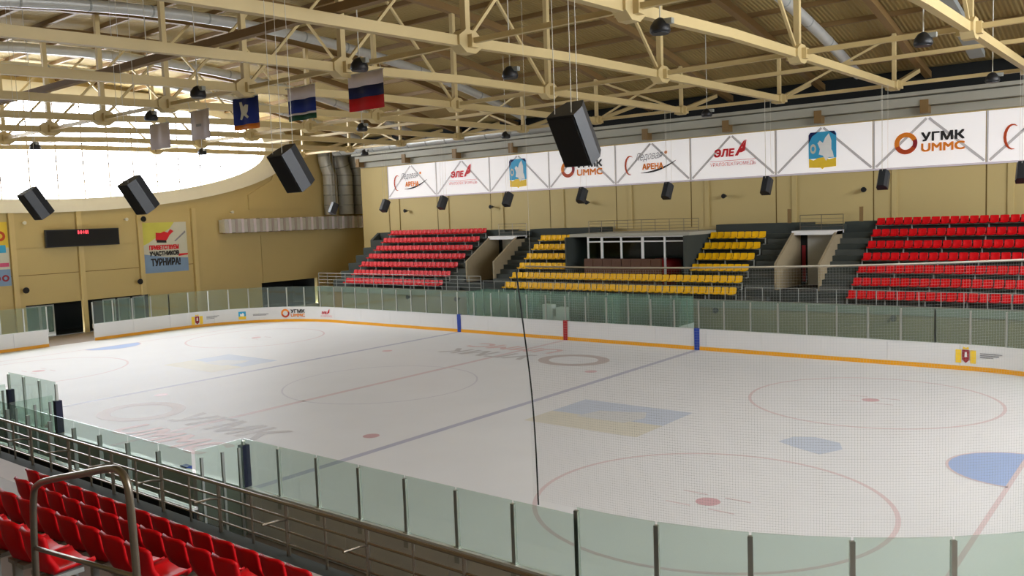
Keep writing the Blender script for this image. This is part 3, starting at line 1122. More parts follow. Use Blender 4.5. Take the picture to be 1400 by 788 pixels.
railing('pale railing along the front edge of the left red seat block', XS0, -9.3, 18.1, 2.42, 1.06, 4, 1.1)
railing('pale railing along the front edge of the yellow seat block', -9.1, 9.9, 18.1, 2.42, 0.75, 1, 1.0, r=0.02)
railing('pale railing along the front edge of the right red seat block', 10.1, XS1, 18.1, 2.42, 0.75, 1, 1.0, r=0.02)
railing('thin railing on the glazed lounge roof', -4.1, 4.4, 24.0, 6.2, 0.82, 4, 1.05, M_BRONZE, 0.02)
railing('thin railing above the right stand tunnel', VR[0] - 0.1, VR[1] + 0.1, 24.5, 6.1, 0.9, 4, 1.2, M_BRONZE, 0.02)
railing('thin railing above the left stand tunnel', VL[0] - 0.1, VL[1] + 0.1, 24.5, 6.1, 0.9, 4, 1.2, M_BRONZE, 0.02)
for x, lab in ((9.9, 'lone rail post above the steps right of the yellow seats'), (14.2, 'lone rail post above the steps left of the red seats')):
    tag(MB().box((x - 0.1, 25.2, 6.54), (x + 0.1, 25.3, 7.4)).build('rail_post', M_BROWN), lab, 'post')

# glazed lounge
vb = thing('glazed_lounge', 'glazed viewing lounge with white frames between the yellow seats', 'lounge', (0.6, 21.5, 3.4))
z0 = TR[2][0] - 0.62
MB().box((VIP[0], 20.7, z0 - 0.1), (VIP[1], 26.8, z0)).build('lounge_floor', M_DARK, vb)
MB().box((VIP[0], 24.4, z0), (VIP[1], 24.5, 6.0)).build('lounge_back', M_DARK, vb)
MB().box((VIP[0], 21.3, 6.0), (VIP[1], FARW - 0.15, 6.2)).build('lounge_roof', M_GREYLEDGE, vb)
for xx in (VIP[0], VIP[1] - 0.12):
    MB().box((xx, 20.7, z0), (xx + 0.12, 24.4, 6.0)).build('lounge_side', M_CONC, vb)
fx = [-2.5, -1.45, -1.35, 0.15, 1.75, 3.35, 4.98]
for k, x in enumerate((-2.5, -1.4, 0.1, 1.7, 3.3, 4.9)):
    w = 0.09 if k in (1, 3) else 0.06
    MB().box((x - w, 21.42, 4.55 if 0 < k < 4 else z0), (x + w, 21.52, 6.0)).build('frame_post', M_WHITE, vb)
for a, b in ((-2.5, -1.4), (-1.4, 0.1), (0.1, 1.7), (1.7, 3.3), (3.3, 4.9)):
    MB().box((a + 0.08, 21.46, 4.6), (b - 0.08, 21.475, 5.95)).build('pane', G_BOX, vb)
MB().box((-2.56, 21.4, 5.62), (4.96, 21.54, 5.7)).build('frame_bar', M_WHITE, vb)
MB().box((-2.56, 21.4, 5.93), (4.96, 21.54, 6.02)).build('frame_bar', M_WHITE, vb)
MB().box((-2.6, 21.1, z0), (3.2, 21.25, 4.55)).build('front_panel', M_WOOD, vb)
for i in range(8):
    MB().box((-2.6 + i * 0.73, 21.06, z0 + 0.05), (-2.6 + i * 0.73 + 0.69, 21.1, 4.5)).build('plank', M_WOOD, vb)
t = thing('lounge_armchair', 'red rounded armchair behind the lounge glass', 'armchair', (2.6, 23.0, z0))
MB().lathe([(0.9, 0), (1.0, 0.5), (1.02, 1.0), (0.8, 1.15)], (2.6, 23.0, z0 + 0.5), 16).build('backrest', M_RED, t, smooth=True)
MB().lathe([(0.75, 0), (0.8, 0.5)], (2.6, 22.7, z0), 16).build('seat', M_RED, t)
tag(MB().box((3.5, 24.3, 4.9), (4.8, 24.38, 5.9)).build('wall_poster', M_RED), 'red poster on the back wall of the lounge', 'poster')


# ---- seats
def seat_mesh(m):
    """moulded low-back bucket seat facing -y, origin at the tread under the seat"""
    prof = [(-0.20, 0.40, 0.0), (-0.19, 0.435, 0.0), (-0.05, 0.425, -0.02), (0.10, 0.42, -0.02), (0.17, 0.47, 0.0), (0.21, 0.60, 0.03), (0.235, 0.78, 0.03), (0.25, 0.80, 0.02)]
    xs = [(-0.215, 0.05, 0.75), (-0.17, 0.02, 0.96), (0.0, 0.0, 1.0), (0.17, 0.02, 0.96), (0.215, 0.05, 0.75)]
    mb = MB()
    vs, fs = [], []
    n = len(prof)
    for x, lift, top in xs:
        for k, (y, z, c) in enumerate(prof):
            zz = z + (lift if k < 5 else 0)
            if k >= 5:
                zz = 0.47 + (z - 0.47) * (0.93 if abs(x) > 0.2 else 1.0)
            vs.append((x, y - (0.05 * (abs(x) / 0.215) ** 2 if k >= 4 else 0), zz))
    for i in range(len(xs) - 1):
        for k in range(n - 1):
            a = i * n + k
            fs.append((a, a + n, a + n + 1, a + 1))
    # back skin
    o = len(vs)
    for x, y, z in list(vs):
        vs.append((x * 0.97, y + 0.03, z - 0.025))
    for i in range(len(xs) - 1):
        for k in range(n - 1):
            a = o + i * n + k
            fs.append((a, a + 1, a + n + 1, a + n))
    per = [i * n for i in range(5)] + [4 * n + k for k in range(1, n)] + [i * n + n - 1 for i in range(3, -1, -1)] + [k for k in range(n - 2, 0, -1)]
    for i in range(len(per)):
        a, b = per[i], per[(i + 1) % len(per)]
        fs.append((a, o + a, o + b, b))
    mb.add(vs, fs)
    return mb.mesh('stadium_seat', m, True)


SM_R, SM_Y = seat_mesh(M_RSEAT), seat_mesh(M_YSEAT)
BRK = MB().box((-0.03, 0.0, 0.0), (0.03, 0.06, 0.42)).box((-0.03, -0.16, 0.36), (0.03, 0.2, 0.40))
ROWN = ['bottom', 'second', 'third', 'fourth', 'fifth', 'sixth', 'top']


def seat_rows(colour, me, block, x0, x1, rows, pitch, group, from_txt, flip=False, names=ROWN):
    n = int(round((x1 - x0) / pitch))
    for i in rows:
        z, y = TR[i]
        frame = MB()
        frame.box((x0, y + 0.46, z + 0.34), (x1, y + 0.52, z + 0.40))
        for k in range(n):
            x = x0 + (k + 0.5) * (x1 - x0) / n
            o = inst(colour + '_stadium_seat', me, None, (x, y + 0.42, z))
            num = (n - k) if flip else k + 1
            tag(o, '%s plastic seat %s, %s row, %s from %s' % (colour, block, names[i], ORD[num], from_txt), 'seat', group)
            if k % 4 == 0 or k == n - 1:
                xx = x0 if k == 0 else (x1 if k == n - 1 else x - 0.24)
                frame.box((xx - 0.03, y + 0.1, z), (xx + 0.03, y + 0.5, z + 0.04))
                frame.box((xx - 0.03, y + 0.44, z), (xx + 0.03, y + 0.5, z + 0.4))
        tag(frame.build('seat_frame', M_GREYST, gs), kind='stuff')


seat_rows('red', SM_R, 'in the left red block', -25.3, -14.3, range(7), 0.478, 'red seats in the left block', 'its left end')
seat_rows('red', SM_R, 'in the right red block', 15.2, 24.3, range(7), 0.478, 'red seats in the right block', 'the steps')
YN = ['bottom', 'second', 'bottom', 'second', 'third', 'top']
seat_rows('yellow', SM_Y, 'in the two long rows', -8.35, 8.95, range(2), 0.48, 'yellow seats in the two long rows', 'the left end', names=['lower', 'upper'])
seat_rows('yellow', SM_Y, 'left of the lounge', -8.35, -4.1, range(2, 6), 0.48, 'yellow seats left of the lounge', 'its left end', names=YN)
seat_rows('yellow', SM_Y, 'right of the lounge', 5.25, 8.95, range(2, 6), 0.46, 'yellow seats right of the lounge', 'its left end', names=YN)

# ================================================================== NEAR GRANDSTAND
ng = thing('grandstand', 'near concrete grandstand with red seats from which the photo is taken', 'grandstand', (10, -22, 0), kind='structure')
NT = [(3.05 + 0.41 * i, -20.8 - 0.875 * i) for i in range(9)]
M_PALE = mat('pale_walkway', S(206, 196, 192), 0.6, 0, 0.06, 1.2)
MB().box((-25, -18.7, -0.03), (36, -18.4, 2.0)).build('front_wall', M_CONC, ng)
MB().box((-25, -20.9, 1.8), (36, -18.7, 2.0)).build('walkway', M_PALE, ng)
MB().box((-25, -20.9, 2.0), (36, -20.8, 2.3)).build('riser', M_CONC, ng)
for i, (z, y) in enumerate(NT):
    y1 = y - 0.875 if i < 8 else NEARW
    MB().box((-25, y1 - 0.1 if i < 8 else y1, z - 0.75), (36, y, z)).build('tier', M_FLOOR, ng)
for i in range(9):
    z, y = NT[i]
    MB().box((22.6, y, z - 0.41), (24.4, y + 0.4, z - 0.2)).build('aisle_step', M_STEP, ng)
BRK_N = MB().box((-0.03, 0.14, 0), (0.03, 0.2, 0.42)).box((-0.16, -0.12, 0.36), (0.16, 0.18, 0.4)).mesh('bracket', M_GREYST)


def near_seat(x, i, label):
    z, y = NT[i]
    t = thing('red_stadium_seat', label, 'seat', (x, y - 0.42, z), 'red seats in the near stand')
    inst('seat_shell', SM_R, t, (x, y - 0.42, z), math.pi)
    inst('bracket', BRK_N, t, (x, y - 0.42, z), math.pi)
    return t


for i, n in enumerate((15, 11, 8, 5, 3)):
    for k in range(n):
        near_seat(22.25 - 0.48 * k, i, 'red seat in the near stand, %s row up, %s from the aisle' % (ORD[i + 1], ORD[k + 1]))

# front railing of the near stand
YR = -18.5
nr = thing('railing', 'long steel railing along the front of the near stand', 'railing', (10, YR, 2.0))
for z, r in ((2.9, 0.032), (2.66, 0.02), (2.42, 0.018), (2.2, 0.018)):
    MB().tube([(-12, YR, z), (26.5, YR, z)], r, 6).build('rail', M_BRONZE, nr)
x = -12.0
k = 0
while x <= 26.5:
    MB().tube([(x, YR, 2.0), (x, YR, 2.9)], 0.035 if k % 2 == 0 else 0.022, 6).build('post', M_BRONZE, nr)
    if k % 2 == 0:
        MB().tube([(x, YR, 2.62), (x + 0.1, YR - 0.25, 2.7), (x + 0.1, YR - 0.55, 2.72)], 0.02, 6).build('bracket_arm', M_BRONZE, nr)
    x += 1.0
    k += 1
# handrail hoop in front of the camera
hp = thing('handrail', 'curved steel handrail hoop in front of the near red seats', 'handrail', (23.6, -24.3, 4.4))


def smooth_path(P, n=6):
    P = [Vector(p) for p in P]
    out = []
    for i in range(len(P) - 1):
        p0, p1, p2, p3 = P[max(i - 1, 0)], P[i], P[i + 1], P[min(i + 2, len(P) - 1)]
        for k in range(n):
            t = k / n
            out.append(0.5 * ((2 * p1) + (-p0 + p2) * t + (2 * p0 - 5 * p1 + 4 * p2 - p3) * t * t + (-p0 + 3 * p1 - 3 * p2 + p3) * t ** 3))
    out.append(P[-1])
    return out


MB().tube(smooth_path([(22.9, -24.3, 4.45), (22.92, -24.3, 5.1), (22.98, -24.3, 5.55), (23.08, -24.3, 5.67), (23.32, -24.3, 5.75), (23.8, -24.3, 5.87), (24.22, -24.3, 5.975),
                       (24.36, -24.3, 5.985), (24.45, -24.3, 5.92), (24.48, -24.3, 5.7), (24.5, -24.3, 5.0), (24.5, -24.3, 4.45)], 5), 0.025, 10).build('tube', M_BRONZE, hp, smooth=True)
MB().tube([(22.92, -24.3, 5.15), (24.49, -24.3, 5.3)], 0.018, 8).build('cross_bar', M_BRONZE, hp, smooth=True)

# ================================================================== BANNERS
BX = [-27.6 + 6 * k for k in range(10)]
BZ0, BZ1 = 9.62, 12.42


def arena_logo(fr, cx, cy, w, p):
    flat(fr, swoosh([(cx - w * 0.44 + 0.10 * w * math.cos(math.radians(a)), cy - 0.02 * w + 0.17 * w * math.sin(math.radians(a))) for a in range(60, 300, 20)],
                    [w * 0.008 + w * 0.03 * math.sin(math.pi * k / 11) for k in range(12)]), 'crescent', M_ORANGED, p)
    text(fr, 'Ледовая', cx - w * 0.34, cy + 0.02 * w, w * 0.58, w * 0.17, M_PGREY, p, shear=0.45, rise=0.03 * w)
    text(fr, 'АРЕНА', cx - w * 0.18, cy - 0.11 * w, w * 0.42, w * 0.1, M_ORANGE, p, fat=w * 0.012, lift=0.018)
    pts = [(cx - w * 0.22 + w * 0.72 * k / 14, cy - 0.17 * w + 0.19 * w * (k / 14) ** 2.2) for k in range(15)]
    flat(fr, swoosh(pts, [w * 0.006 + 0.03 * w * math.sin(math.pi * k / 14) for k in range(15)]), 'swoosh', M_PBLK, p)
    flat(fr, [arc((cx + w * 0.3, cy + w * 0.17), w * 0.03, 0, 324, 9)], 'star', M_ORANGE, p)


kinds = ['arena', 'elem', 'city', 'umms'] * 3
names = {'arena': 'the script-and-orange arena logo', 'elem': 'the red peaked lettering logo', 'city': 'a blue and yellow city crest', 'umms': 'an orange ring logo'}
cnt = {}
for k in range(10):
    x0, x1 = BX[k], BX[k] + 6
    kd = kinds[k]
    cnt[kd] = cnt.get(kd, 0) + 1
    b = thing('banner', 'white backlit banner with %s, %s such banner from the left' % (names[kd], ORD[cnt[kd]]), 'banner', ((x0 + x1) / 2, FARW - 0.1, BZ0), 'backlit banners on the far wall')
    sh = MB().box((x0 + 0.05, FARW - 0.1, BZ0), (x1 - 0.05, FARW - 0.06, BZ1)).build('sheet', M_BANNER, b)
    MB().bar((x0 + 0.16, FARW - 0.11, BZ0 + 0.09), (x0 + 2.94, FARW - 0.11, BZ1 - 0.1), 0.012, 0.15).build('lattice_shadow', M_GREYBAR, b)  # shadow of the lattice behind the cloth, painted as grey bars in front
    MB().bar((x0 + 3.06, FARW - 0.11, BZ1 - 0.1), (x1 - 0.1, FARW - 0.11, BZ0 + 0.09), 0.012, 0.15).build('lattice_shadow', M_GREYBAR, b)
    MB().box((x0 + 0.005, FARW - 0.13, BZ0), (x0 + 0.1, FARW - 0.06, BZ1)).build('edge_strip', M_GREYBAR, b)
    MB().box((x0 + 0.005, FARW - 0.15, BZ0 - 0.12), (x1 - 0.005, FARW - 0.06, BZ0)).build('bottom_rail', M_FWHITE, b)
    fr = Frame(((x0 + x1) / 2, FARW - 0.125, (BZ0 + BZ1) / 2), (1, 0, 0), (0, 0, 1))
    if kd == 'arena':
        arena_logo(fr, 0, -0.05, 3.9, sh)
    elif kd == 'elem':
        elem(fr, 0.1, 0.0, 3.2, sh)
    elif kd == 'city':
        w = 0.85
        hh = 1.1
        U = lambda px, py: (-w + 2 * w * (px - 140) / 460, hh - 2.2 * (py - 150) / 540)
        flat(fr, [[U(140, 560), U(600, 560), U(600, 200), U(570, 160), U(170, 160), U(140, 200)]], 'crest_field', M_PBLUE, sh)
        flat(fr, [[U(140, 200), U(170, 160), U(300, 160), U(200, 220), U(140, 320)]], 'crest_corner', M_FNAVY, sh, 0.014)
        flat(fr, [[U(470, 155), U(570, 160), U(600, 230), U(560, 210)]], 'crest_corner', M_FNAVY, sh, 0.014)
        flat(fr, [[U(145, 690), U(340, 700), U(370, 725), U(400, 700), U(595, 690), U(595, 560), U(480, 580), U(400, 545), U(300, 550), U(220, 585), U(145, 555)]], 'crest_base', M_PYEL, sh, 0.014)
        flat(fr, [[U(380, 330), U(420, 250), U(480, 190), U(520, 300), U(520, 420), U(400, 440)], [U(290, 330), U(330, 290), U(380, 330), U(500, 390), U(540, 470), U(560, 550), U(470, 550), U(430, 600), U(380, 520), U(310, 500), U(330, 420)]][::-1],
             'crest_figure', M_PWHITE, sh, 0.018)
        flat(fr, ringpolys((U(215, 410)[0], U(215, 410)[1]), 0.1, 0.19, n=12, sy=1.6), 'crest_wreath', M_PPALE, sh, 0.018)
    else:
        umms(fr, 0.05, -0.05, 3.7, sh)

# ================================================================== END WALL FITTINGS
sb = thing('scoreboard', 'long black electronic scoreboard with red lit digits', 'scoreboard', (ENDW + 0.4, 3.1, 6.5))
MB().box((ENDW + 0.3, 0.42, 6.5), (ENDW + 0.5, 5.85, 7.78)).build('cabinet', M_BLACK, sb)
disp = MB().box((ENDW + 0.5, 0.5, 6.58), (ENDW + 0.52, 5.77, 7.7)).build('display', M_GRILL, sb)
fr = Frame((ENDW + 0.52, 0, 0), (0, 1, 0), (0, 0, 1))
flat(fr, [rect(2.72, 7.42, 2.82, 7.68), rect(2.92, 7.42, 3.02, 7.68), rect(3.14, 7.42, 3.18, 7.68), rect(3.28, 7.42, 3.38, 7.68), rect(3.44, 7.42, 3.5, 7.68), rect(2.72, 7.53, 3.5, 7.57)], 'red_digits', M_LED, disp)
for i in range(8):
    MB().box((ENDW + 0.5, 0.42, 6.55 + i * 0.15), (ENDW + 0.53, 0.48, 6.62 + i * 0.15)).build('edge_slot', M_CHAR, sb)


def curved_poster(name, label, y0, y1, z0, z1):
    t = thing(name, label, 'poster', (ENDW + 0.3, (y0 + y1) / 2, z0))
    sh = MB().box((ENDW + 0.065, y0, z0), (ENDW + 0.09, y1, z1)).build('sheet', M_PPALE, t)
    return sh, Frame((ENDW + 0.09, y0, z0), (0, 1, 0), (0, 0, 1)), y1 - y0, z1 - z0


t, fr, w, h = curved_poster('poster', 'large tournament welcome poster right of the scoreboard', 7.95, 11.75, 4.05, 8.1)
flat(fr, [[(0, h * 0.55), (w * 0.12, h * 0.6), (w * 0.62, h * 0.88), (w * 0.72, h), (0, h)]], 'yellow_field', M_PYELG, t, 0.004)
flat(fr, [[(0, 0), (w, 0), (w, h * 0.27), (w * 0.5, h * 0.3), (0, h * 0.38)]], 'blue_field', M_PSLATE, t, 0.004)
flat(fr, [[(w * 0.28, h * 0.64), (w * 0.5, h * 0.61), (w * 0.56, h * 0.68), (w * 0.6, h * 0.74), (w * 0.7, h * 0.82), (w * 0.62, h * 0.86), (w * 0.56, h * 0.79), (w * 0.48, h * 0.82), (w * 0.4, h * 0.79), (w * 0.29, h * 0.8)]], 'red_emblem', M_PRED, t, 0.008)
flat(fr, [[(w * 0.3, h * 0.6), (w * 0.52, h * 0.59), (w * 0.52, h * 0.64), (w * 0.3, h * 0.66)]], 'emblem_shadow', M_PBLK, t, 0.014)
flat(fr, [[(w * 0.7, h * 0.62), (w * 0.73, h * 0.61), (w * 0.98, h * 0.79), (w * 0.96, h * 0.82)]], 'stick_shape', M_PGREY, t, 0.008)
flat(fr, [[(w * 0.78, h * 0.31), (w, h * 0.33), (w, h * 0.36), (w * 0.78, h * 0.36)]], 'red_stripe', M_PRED, t, 0.008)
text(fr, 'ПРИВЕТСТВУЕМ', w * 0.13, h * 0.46, w * 0.66, h * 0.085, M_PRED, t, fat=0.05)
text(fr, 'УЧАСТНИКОВ', w * 0.13, h * 0.34, w * 0.66, h * 0.085, M_PBLK, t, fat=0.05)
text(fr, 'ТУРНИРА!', w * 0.15, h * 0.14, w * 0.66, h * 0.14, M_PBLK, t, fat=0.06)
t, fr, w, h = curved_poster('poster', 'tall yellow and blue poster cut by the left edge', -5.2, -1.95, 3.95, 8.45)
flat(fr, [rect(0, h * 0.6, w, h)], 'yellow_field', mat('poster_yellow', S(226, 196, 60), 0.6, 0, 0.08), t, 0.004)
flat(fr, [rect(0, 0, w, h * 0.26)], 'blue_field', M_PSLATE, t, 0.004)
flat(fr, ringpolys((w * 0.84, h * 0.78), 0.18, 0.36, n=16), 'ring_mark', M_ORANGED, t, 0.008)
flat(fr, [rect(w * 0.74, h * 0.52, w * 0.94, h * 0.64)], 'blue_mark', M_PBLUE, t, 0.01)
flat(fr, [rect(w * 0.7, h * 0.3, w * 0.98, h * 0.36)], 'pink_mark', mat('poster_pink', S(214, 90, 130), 0.6), t, 0.008)
flat(fr, ringpolys((w * 0.72, h * 0.12), 0.12, 0.24, n=16), 'wheel_mark', M_PMAROON, t, 0.01)
flat(fr, ringpolys((w * 0.89, h * 0.12), 0.12, 0.24, n=16), 'wheel_mark', M_PMAROON, t, 0.01)


def small_fixture(label, loc, m, s=0.16, d=(0.25, 0, 0)):
    t = thing('floodlight', label, 'floodlight', loc, 'small wall fixtures')
    p = Vector(loc)
    dv = Vector(d)
    MB().bar(p - dv * 0.1, p + dv * 0.5, 0.06, 0.06).build('arm', M_BLACK, t)
    hd = MB().tube([p + dv * 0.45, p + dv * 0.55, p + dv * 1.1, p + dv * 1.5, p + dv * 1.55], [s * 0.35, s * 0.62, s * 0.72, s * 1.05, s * 1.0], 10).build('head', m, t)
    MB().tube([p + dv * 1.55, p + dv * 1.6], [s * 0.9, s * 0.86], 10).build('lens', M_GRILL if m is M_BLACK else M_PPALE, hd)


for y, z, lab in ((7.82, 8.4, 'dark floodlight above the welcome poster'), (7.2, 3.5, 'dark floodlight below left of the welcome poster'),
                  (-1.25, 3.55, 'dark floodlight on the end wall left of the gate')):
    small_fixture(lab, (ENDW + 0.3, y, z), M_BLACK, 0.22)
for y, z, lab in ((-0.9, 8.35, 'small pale lamp above left of the scoreboard'), (6.57, 8.42, 'small pale lamp above right of the scoreboard'), (16.0, 8.8, 'small pale lamp above the wall duct')):
    small_fixture(lab, (ENDW + 0.1, y, z), M_PWHITE, 0.12)
for i, x in enumerate((-25.16, -15.25, -5.91, 5.0, 13.97)):
    small_fixture('small dark camera on the far wall below the banners, %s from the left' % ORD[i + 1], (x, FARW - 0.09, 8.4), M_BLACK, 0.16, (0, -0.3, 0))
for i, x in enumerate((-16.2, -11.3, 8.5, 18.0)):
    small_fixture('small dark fixture on the stand front wall, %s from the left' % ORD[i + 1], (x, 18.0, 1.85), M_BLACK, 0.16, (0, -0.25, 0))
# glass door leaves in the dark recess of the end wall
for i, y in enumerate((-0.6, 0.4, 5.0, 6.2, 7.4)):
    d = thing('door_%d' % (i + 1), 'glazed door leaf in the dark end wall recess', None, (ENDW - 0.2, y, 0), kind='structure')
    MB().box((ENDW - 0.22, y - 0.5, 0), (ENDW - 0.18, y - 0.4, 2.3)).box((ENDW - 0.22, y + 0.4, 0), (ENDW - 0.18, y + 0.5, 2.3)).box((ENDW - 0.22, y - 0.4, 2.2), (ENDW - 0.18, y + 0.4, 2.3)).box((ENDW - 0.22, y - 0.4, 0), (ENDW - 0.18, y + 0.4, 0.3)).build('frame', M_GREYST, d)
    MB().box((ENDW - 0.205, y - 0.4, 0.3), (ENDW - 0.195, y + 0.4, 2.2)).build('pane', G_PANE2, d)


# ================================================================== HANGING THINGS
def speaker(label, loc, w, h, d, yaw, tilt, roll, group, top, cab=M_CHAR):
    """cabinet whose front faces local -y; tilted down; hung on cables up to z=top"""
    t = thing('loudspeaker', label, 'loudspeaker', loc, group)
    R = Matrix.Rotation(yaw, 4, 'Z') @ Matrix.Rotation(tilt, 4, 'X') @ Matrix.Rotation(roll, 4, 'Y')
    L = Vector(loc)
    P = lambda x, y, z: L + (R @ Vector((x, y, z)))
    body = [(-w / 2, -d / 2), (w / 2, -d / 2), (w * 0.5, d * 0.05), (w * 0.3, d / 2), (-w * 0.3, d / 2), (-w * 0.5, d * 0.05)]
    n = len(body)
    mb = MB()
    mb.add([P(a, b, -h / 2) for a, b in body] + [P(a, b, h / 2) for a, b in body],
           [tuple(range(n)), tuple(range(2 * n - 1, n - 1, -1))] + [(i, i + n, (i + 1) % n + n, (i + 1) % n) for i in range(n)])
    cb = mb.build('cabinet', cab, t)
    mb = MB()
    e = 0.03
    q = [(-w / 2 + e, -h / 2 + e), (w / 2 - e, -h / 2 + e), (w / 2 - e, h / 2 - e), (-w / 2 + e, h / 2 - e)]
    mb.add([P(a, -d / 2 - 0.02, c) for a, c in q] + [P(a, -d / 2, c) for a, c in q], [(0, 1, 2, 3), (7, 6, 5, 4), (0, 4, 5, 1), (1, 5, 6, 2), (2, 6, 7, 3), (3, 7, 4, 0)])
    mb.build('grille', M_GRILL, cb)
    for a, b in ((-w * 0.3, -d * 0.3), (w * 0.3, -d * 0.3), (0, d * 0.42)):
        p = P(a, b, h / 2 if b < 0 else h * 0.3)
        MB().tube([p - Vector((0, 0, 0.04)), Vector((p.x, p.y, top))], 0.008, 5).build('cable', M_CABLE, t)
    return t


big = [((-3.0, -13.4, 8.64), 'big black loudspeaker hanging left of the scoreboard'), ((4.33, -13.4, 8.62), 'big black loudspeaker hanging between scoreboard and poster'),
       ((11.95, -13.4, 8.95), 'big black loudspeaker hanging before the silver wall duct'), ((20.6, -13.4, 9.05), 'largest grey-black loudspeaker hanging in front of the banners')]
for k, (loc, lab) in enumerate(big):
    speaker(lab, loc, 0.62, 1.06, 0.6, math.radians(0), math.radians(32), 0, 'large hanging loudspeakers', roof(-13.4) - 0.1)
for i, x in enumerate([17.4 + 6 * k for k in range(-7, 2)]):
    speaker('small black loudspeaker hung over the far stand, %s from the left' % ORD[i + 1], (x, 18.0, 8.72), 0.5, 0.9, 0.5, math.radians(180), math.radians(28), 0, 'small loudspeakers over the far stand', 13.4)


def lamp(label, loc, top):
    t = thing('pendant_floodlight', label, 'lamp', loc, 'dark pendant floodlights under the roof')
    sd = MB().lathe([(0.27, -0.17), (0.30, -0.1), (0.27, 0.05), (0.16, 0.2), (0.05, 0.26)], loc, 14).build('shade', M_BLACK, t, smooth=True)
    MB().lathe([(0.25, -0.19), (0.25, -0.15)], loc, 14).build('lens', M_CHAR, sd)
    MB().tube([(loc[0], loc[1], loc[2] + 0.26), (loc[0], loc[1], top)], 0.02, 6).build('stem', M_CABLE, t)
    MB().box((loc[0] + 0.1, loc[1] - 0.08, loc[2] + 0.05), (loc[0] + 0.4, loc[1] + 0.08, loc[2] + 0.2)).build('ballast_box', M_GREYST, t)


LP = [((8.0, -7.5, 12.7), 'above the tricolour flag'), ((10.2, -2.3, 12.7), 'over the middle of the ice'), ((8.5, 17.0, 12.8), 'above the red lettering banner'),
      ((22.7, 3.3, 12.7), 'right of the middle under the near truss'), ((22.6, 15.5, 12.75), 'above the rightmost ring logo banner'), ((0.3, -8.7, 12.6), 'left of the blue crest flag'),
      ((-7.0, -6.6, 12.6), 'before the oval window between the white flags'), ((-22.0, -5.4, 12.5), 'before the left part of the oval window'),
      ((-5.5, 4.5, 12.6), 'below the tricolour flag'), ((-22.5, 5.4, 12.6), 'before the lower right of the oval window'), ((-19.2, 16.8, 12.7), 'above the vertical ducts'),
      ((-4.5, 15.5, 12.65), 'above the city crest banner on the left'), ((17.8, -5.0, 12.7), 'high under the roof at top centre right')]
for loc, w in LP:
    lamp('black pendant floodlight ' + w, loc, roof(loc[1]) + 0.44)


# flags hung from the tie at y = -6
def flag(label, x0, x1, ztop, zbot, stripes, sag=0.05):
    t = thing('flag', label, 'flag', ((x0 + x1) / 2, -5.8, zbot), 'flags hanging under the roof')
    n = 10
    for (a, b, m) in stripes:
        z1, z0 = ztop + (zbot - ztop) * a, ztop + (zbot - ztop) * b
        mb = MB()
        vs, fs = [], []
        for i in range(n + 1):
            x = x0 + (x1 - x0) * i / n
            y = -5.8 + 0.05 * math.sin(i * 1.1 + x0)
            vs += [(x, y, z0), (x, y, z1), (x, y + 0.02, z0), (x, y + 0.02, z1)]
        for i in range(n):
            k = i * 4
            fs += [(k, k + 4, k + 5, k + 1), (k + 2, k + 3, k + 7, k + 6), (k, k + 2, k + 6, k + 4), (k + 1, k + 5, k + 7, k + 3)]
        mb.add(vs, fs).build('stripe', m, t, smooth=True)
    MB().tube([(x0 - 0.05, -5.8, ztop), (x1 + 0.05, -5.8, ztop)], 0.02, 6).build('flag_pole', M_CABLE, t)
    for x in (x0 + 0.1, x1 - 0.1):
        MB().tube([(x, -5.8, ztop), (x, -5.9, 13.1)], 0.012, 5).build('cord', M_CABLE, t)
    return t


flag('white, navy and red tricolour flag', 5.48, 7.32, 12.88, 11.55, [(0, 0.36, M_FWHITE), (0.36, 0.66, M_FNAVY), (0.66, 1, M_FRED)])
flag('white, blue and green striped flag', 1.8, 3.52, 12.82, 11.55, [(0, 0.38, M_FWHITE), (0.38, 0.78, M_FBLUE), (0.78, 0.84, M_FWHITE), (0.84, 1, M_FGREEN)])
f3 = flag('blue flag with a white emblem and orange lower stripe', -1.78, -0.1, 12.82, 11.52, [(0, 0.84, M_FBLUE), (0.84, 1, M_ORANGE)])
fr = Frame((-1.78, -5.87, 11.52), (1, 0, 0), (0, 0, 1))
fp = [(215, 250), (250, 250), (265, 320), (300, 290), (340, 300), (330, 380), (310, 420), (340, 460), (320, 480), (270, 430), (240, 490), (215, 480), (235, 400)]
flat(fr, [[(1.68 * (x - 110) / 350, 1.3 - 1.09 * (y - 190) / 360) for x, y in fp][::-1]], 'emblem', M_PPALE, f3, 0.0)
f4 = flag('white flag with a small dark mark, right of the two', -5.2, -3.65, 12.65, 11.4, [(0, 1, M_FWHITE)])
fr = Frame((-4.4, -5.87, 12.0), (1, 0, 0), (0, 0, 1))
flat(fr, [rect(-0.2, -0.05, 0.2, 0.06)], 'mark', M_PGREY, f4, 0.0)
flag('plain pale flag against the oval window, left of the two', -8.6, -7.0, 12.4, 11.25, [(0, 1, M_FWHITE)])

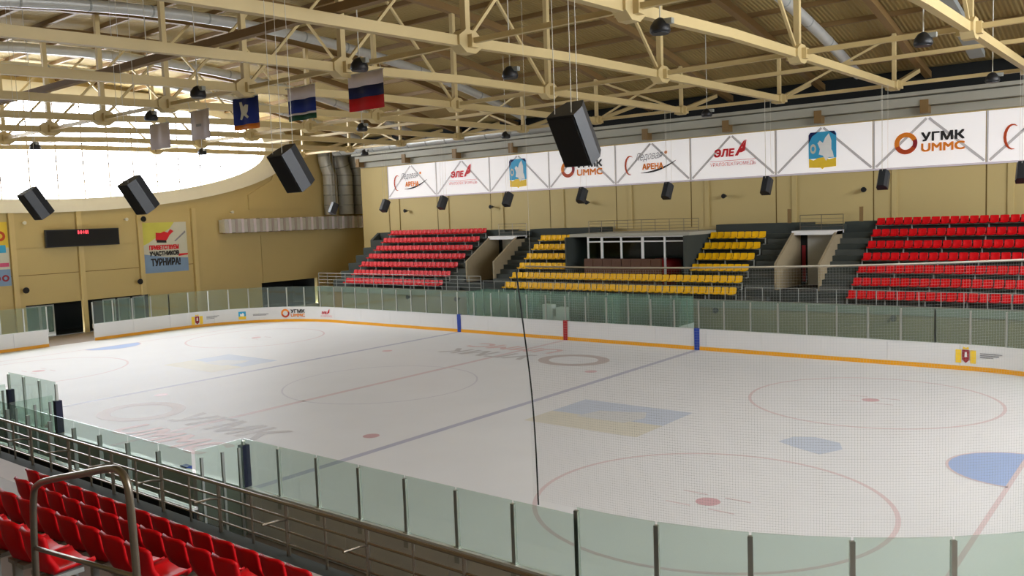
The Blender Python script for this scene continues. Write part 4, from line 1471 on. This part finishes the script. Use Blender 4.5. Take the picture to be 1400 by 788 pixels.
# ================================================================== SAFETY NET at the near right corner
SN0 = S_NEAR + (21.5 - 20.6)
SN1 = S_C2 - 4
nz0, nz1 = 2.5, 6.62
net = thing('safety_net', 'fine safety net above the glass around the near right corner', 'net', (24, -14.5, 2.5))
cell = 0.042
ln = MB()
Ltot = SN0 - SN1
nv = int(Ltot / cell)
for i in range(nv + 1):
    p, nn = perim(SN1 + Ltot * i / nv)
    x, y = p.x + nn.x * 0.1, p.y + nn.y * 0.1
    r = 0.0008
    ln.add([(x - r, y - r, nz0), (x + r, y - r, nz0), (x, y + r, nz0), (x - r, y - r, nz1), (x + r, y - r, nz1), (x, y + r, nz1)],
           [(0, 1, 4, 3), (1, 2, 5, 4), (2, 0, 3, 5)])
nh = int((nz1 - nz0) / cell)
pts = []
ns = 40
for i in range(ns + 1):
    p, nn = perim(SN1 + Ltot * i / ns)
    pts.append((p.x + nn.x * 0.1, p.y + nn.y * 0.1))
for j in range(nh + 1):
    z = nz0 + (nz1 - nz0) * j / nh
    r = 0.0008
    vs, fs = [], []
    for (x, y) in pts:
        vs += [(x, y, z - r), (x, y, z + r)]
    for i in range(ns):
        a = i * 2
        fs.append((a, a + 2, a + 3, a + 1))
    ln.add(vs, fs)
o = ln.build('mesh_cords', M_NET, net, fix=False)
o['kind'] = 'stuff'
MB().tube([(x, y, nz1 + 0.02 + 0.1 * (i / ns - 0.5) ** 2) for i, (x, y) in enumerate(pts)], 0.016, 6).build('top_cable', M_CABLE, net)
MB().tube(smooth_path([(20.38, -15.1, 6.6), (20.5, -15.1, 5.6), (20.62, -15.1, 4.6), (20.68, -15.1, 3.6), (20.7, -15.1, 2.4)], 5), 0.014, 6).build('edge_rope', M_ROPE, net)
for s_ in (SN1, (SN0 + SN1) / 2):
    p, nn = perim(s_)
    MB().tube([(p.x + nn.x * 0.13, p.y + nn.y * 0.13, 2.3), (p.x + nn.x * 0.13, p.y + nn.y * 0.13, nz1 + 0.05)], 0.01, 6).build('support_wire', M_CABLE, net)
for s_ in (SN0 - 0.1, SN1):
    p, nn = perim(s_)
    MB().tube([(p.x + nn.x * 0.1, p.y + nn.y * 0.1, nz1), (p.x + nn.x * 0.1, p.y + nn.y * 0.1, 13.0)], 0.003, 4).build('hang_wire', M_CABLE, net)
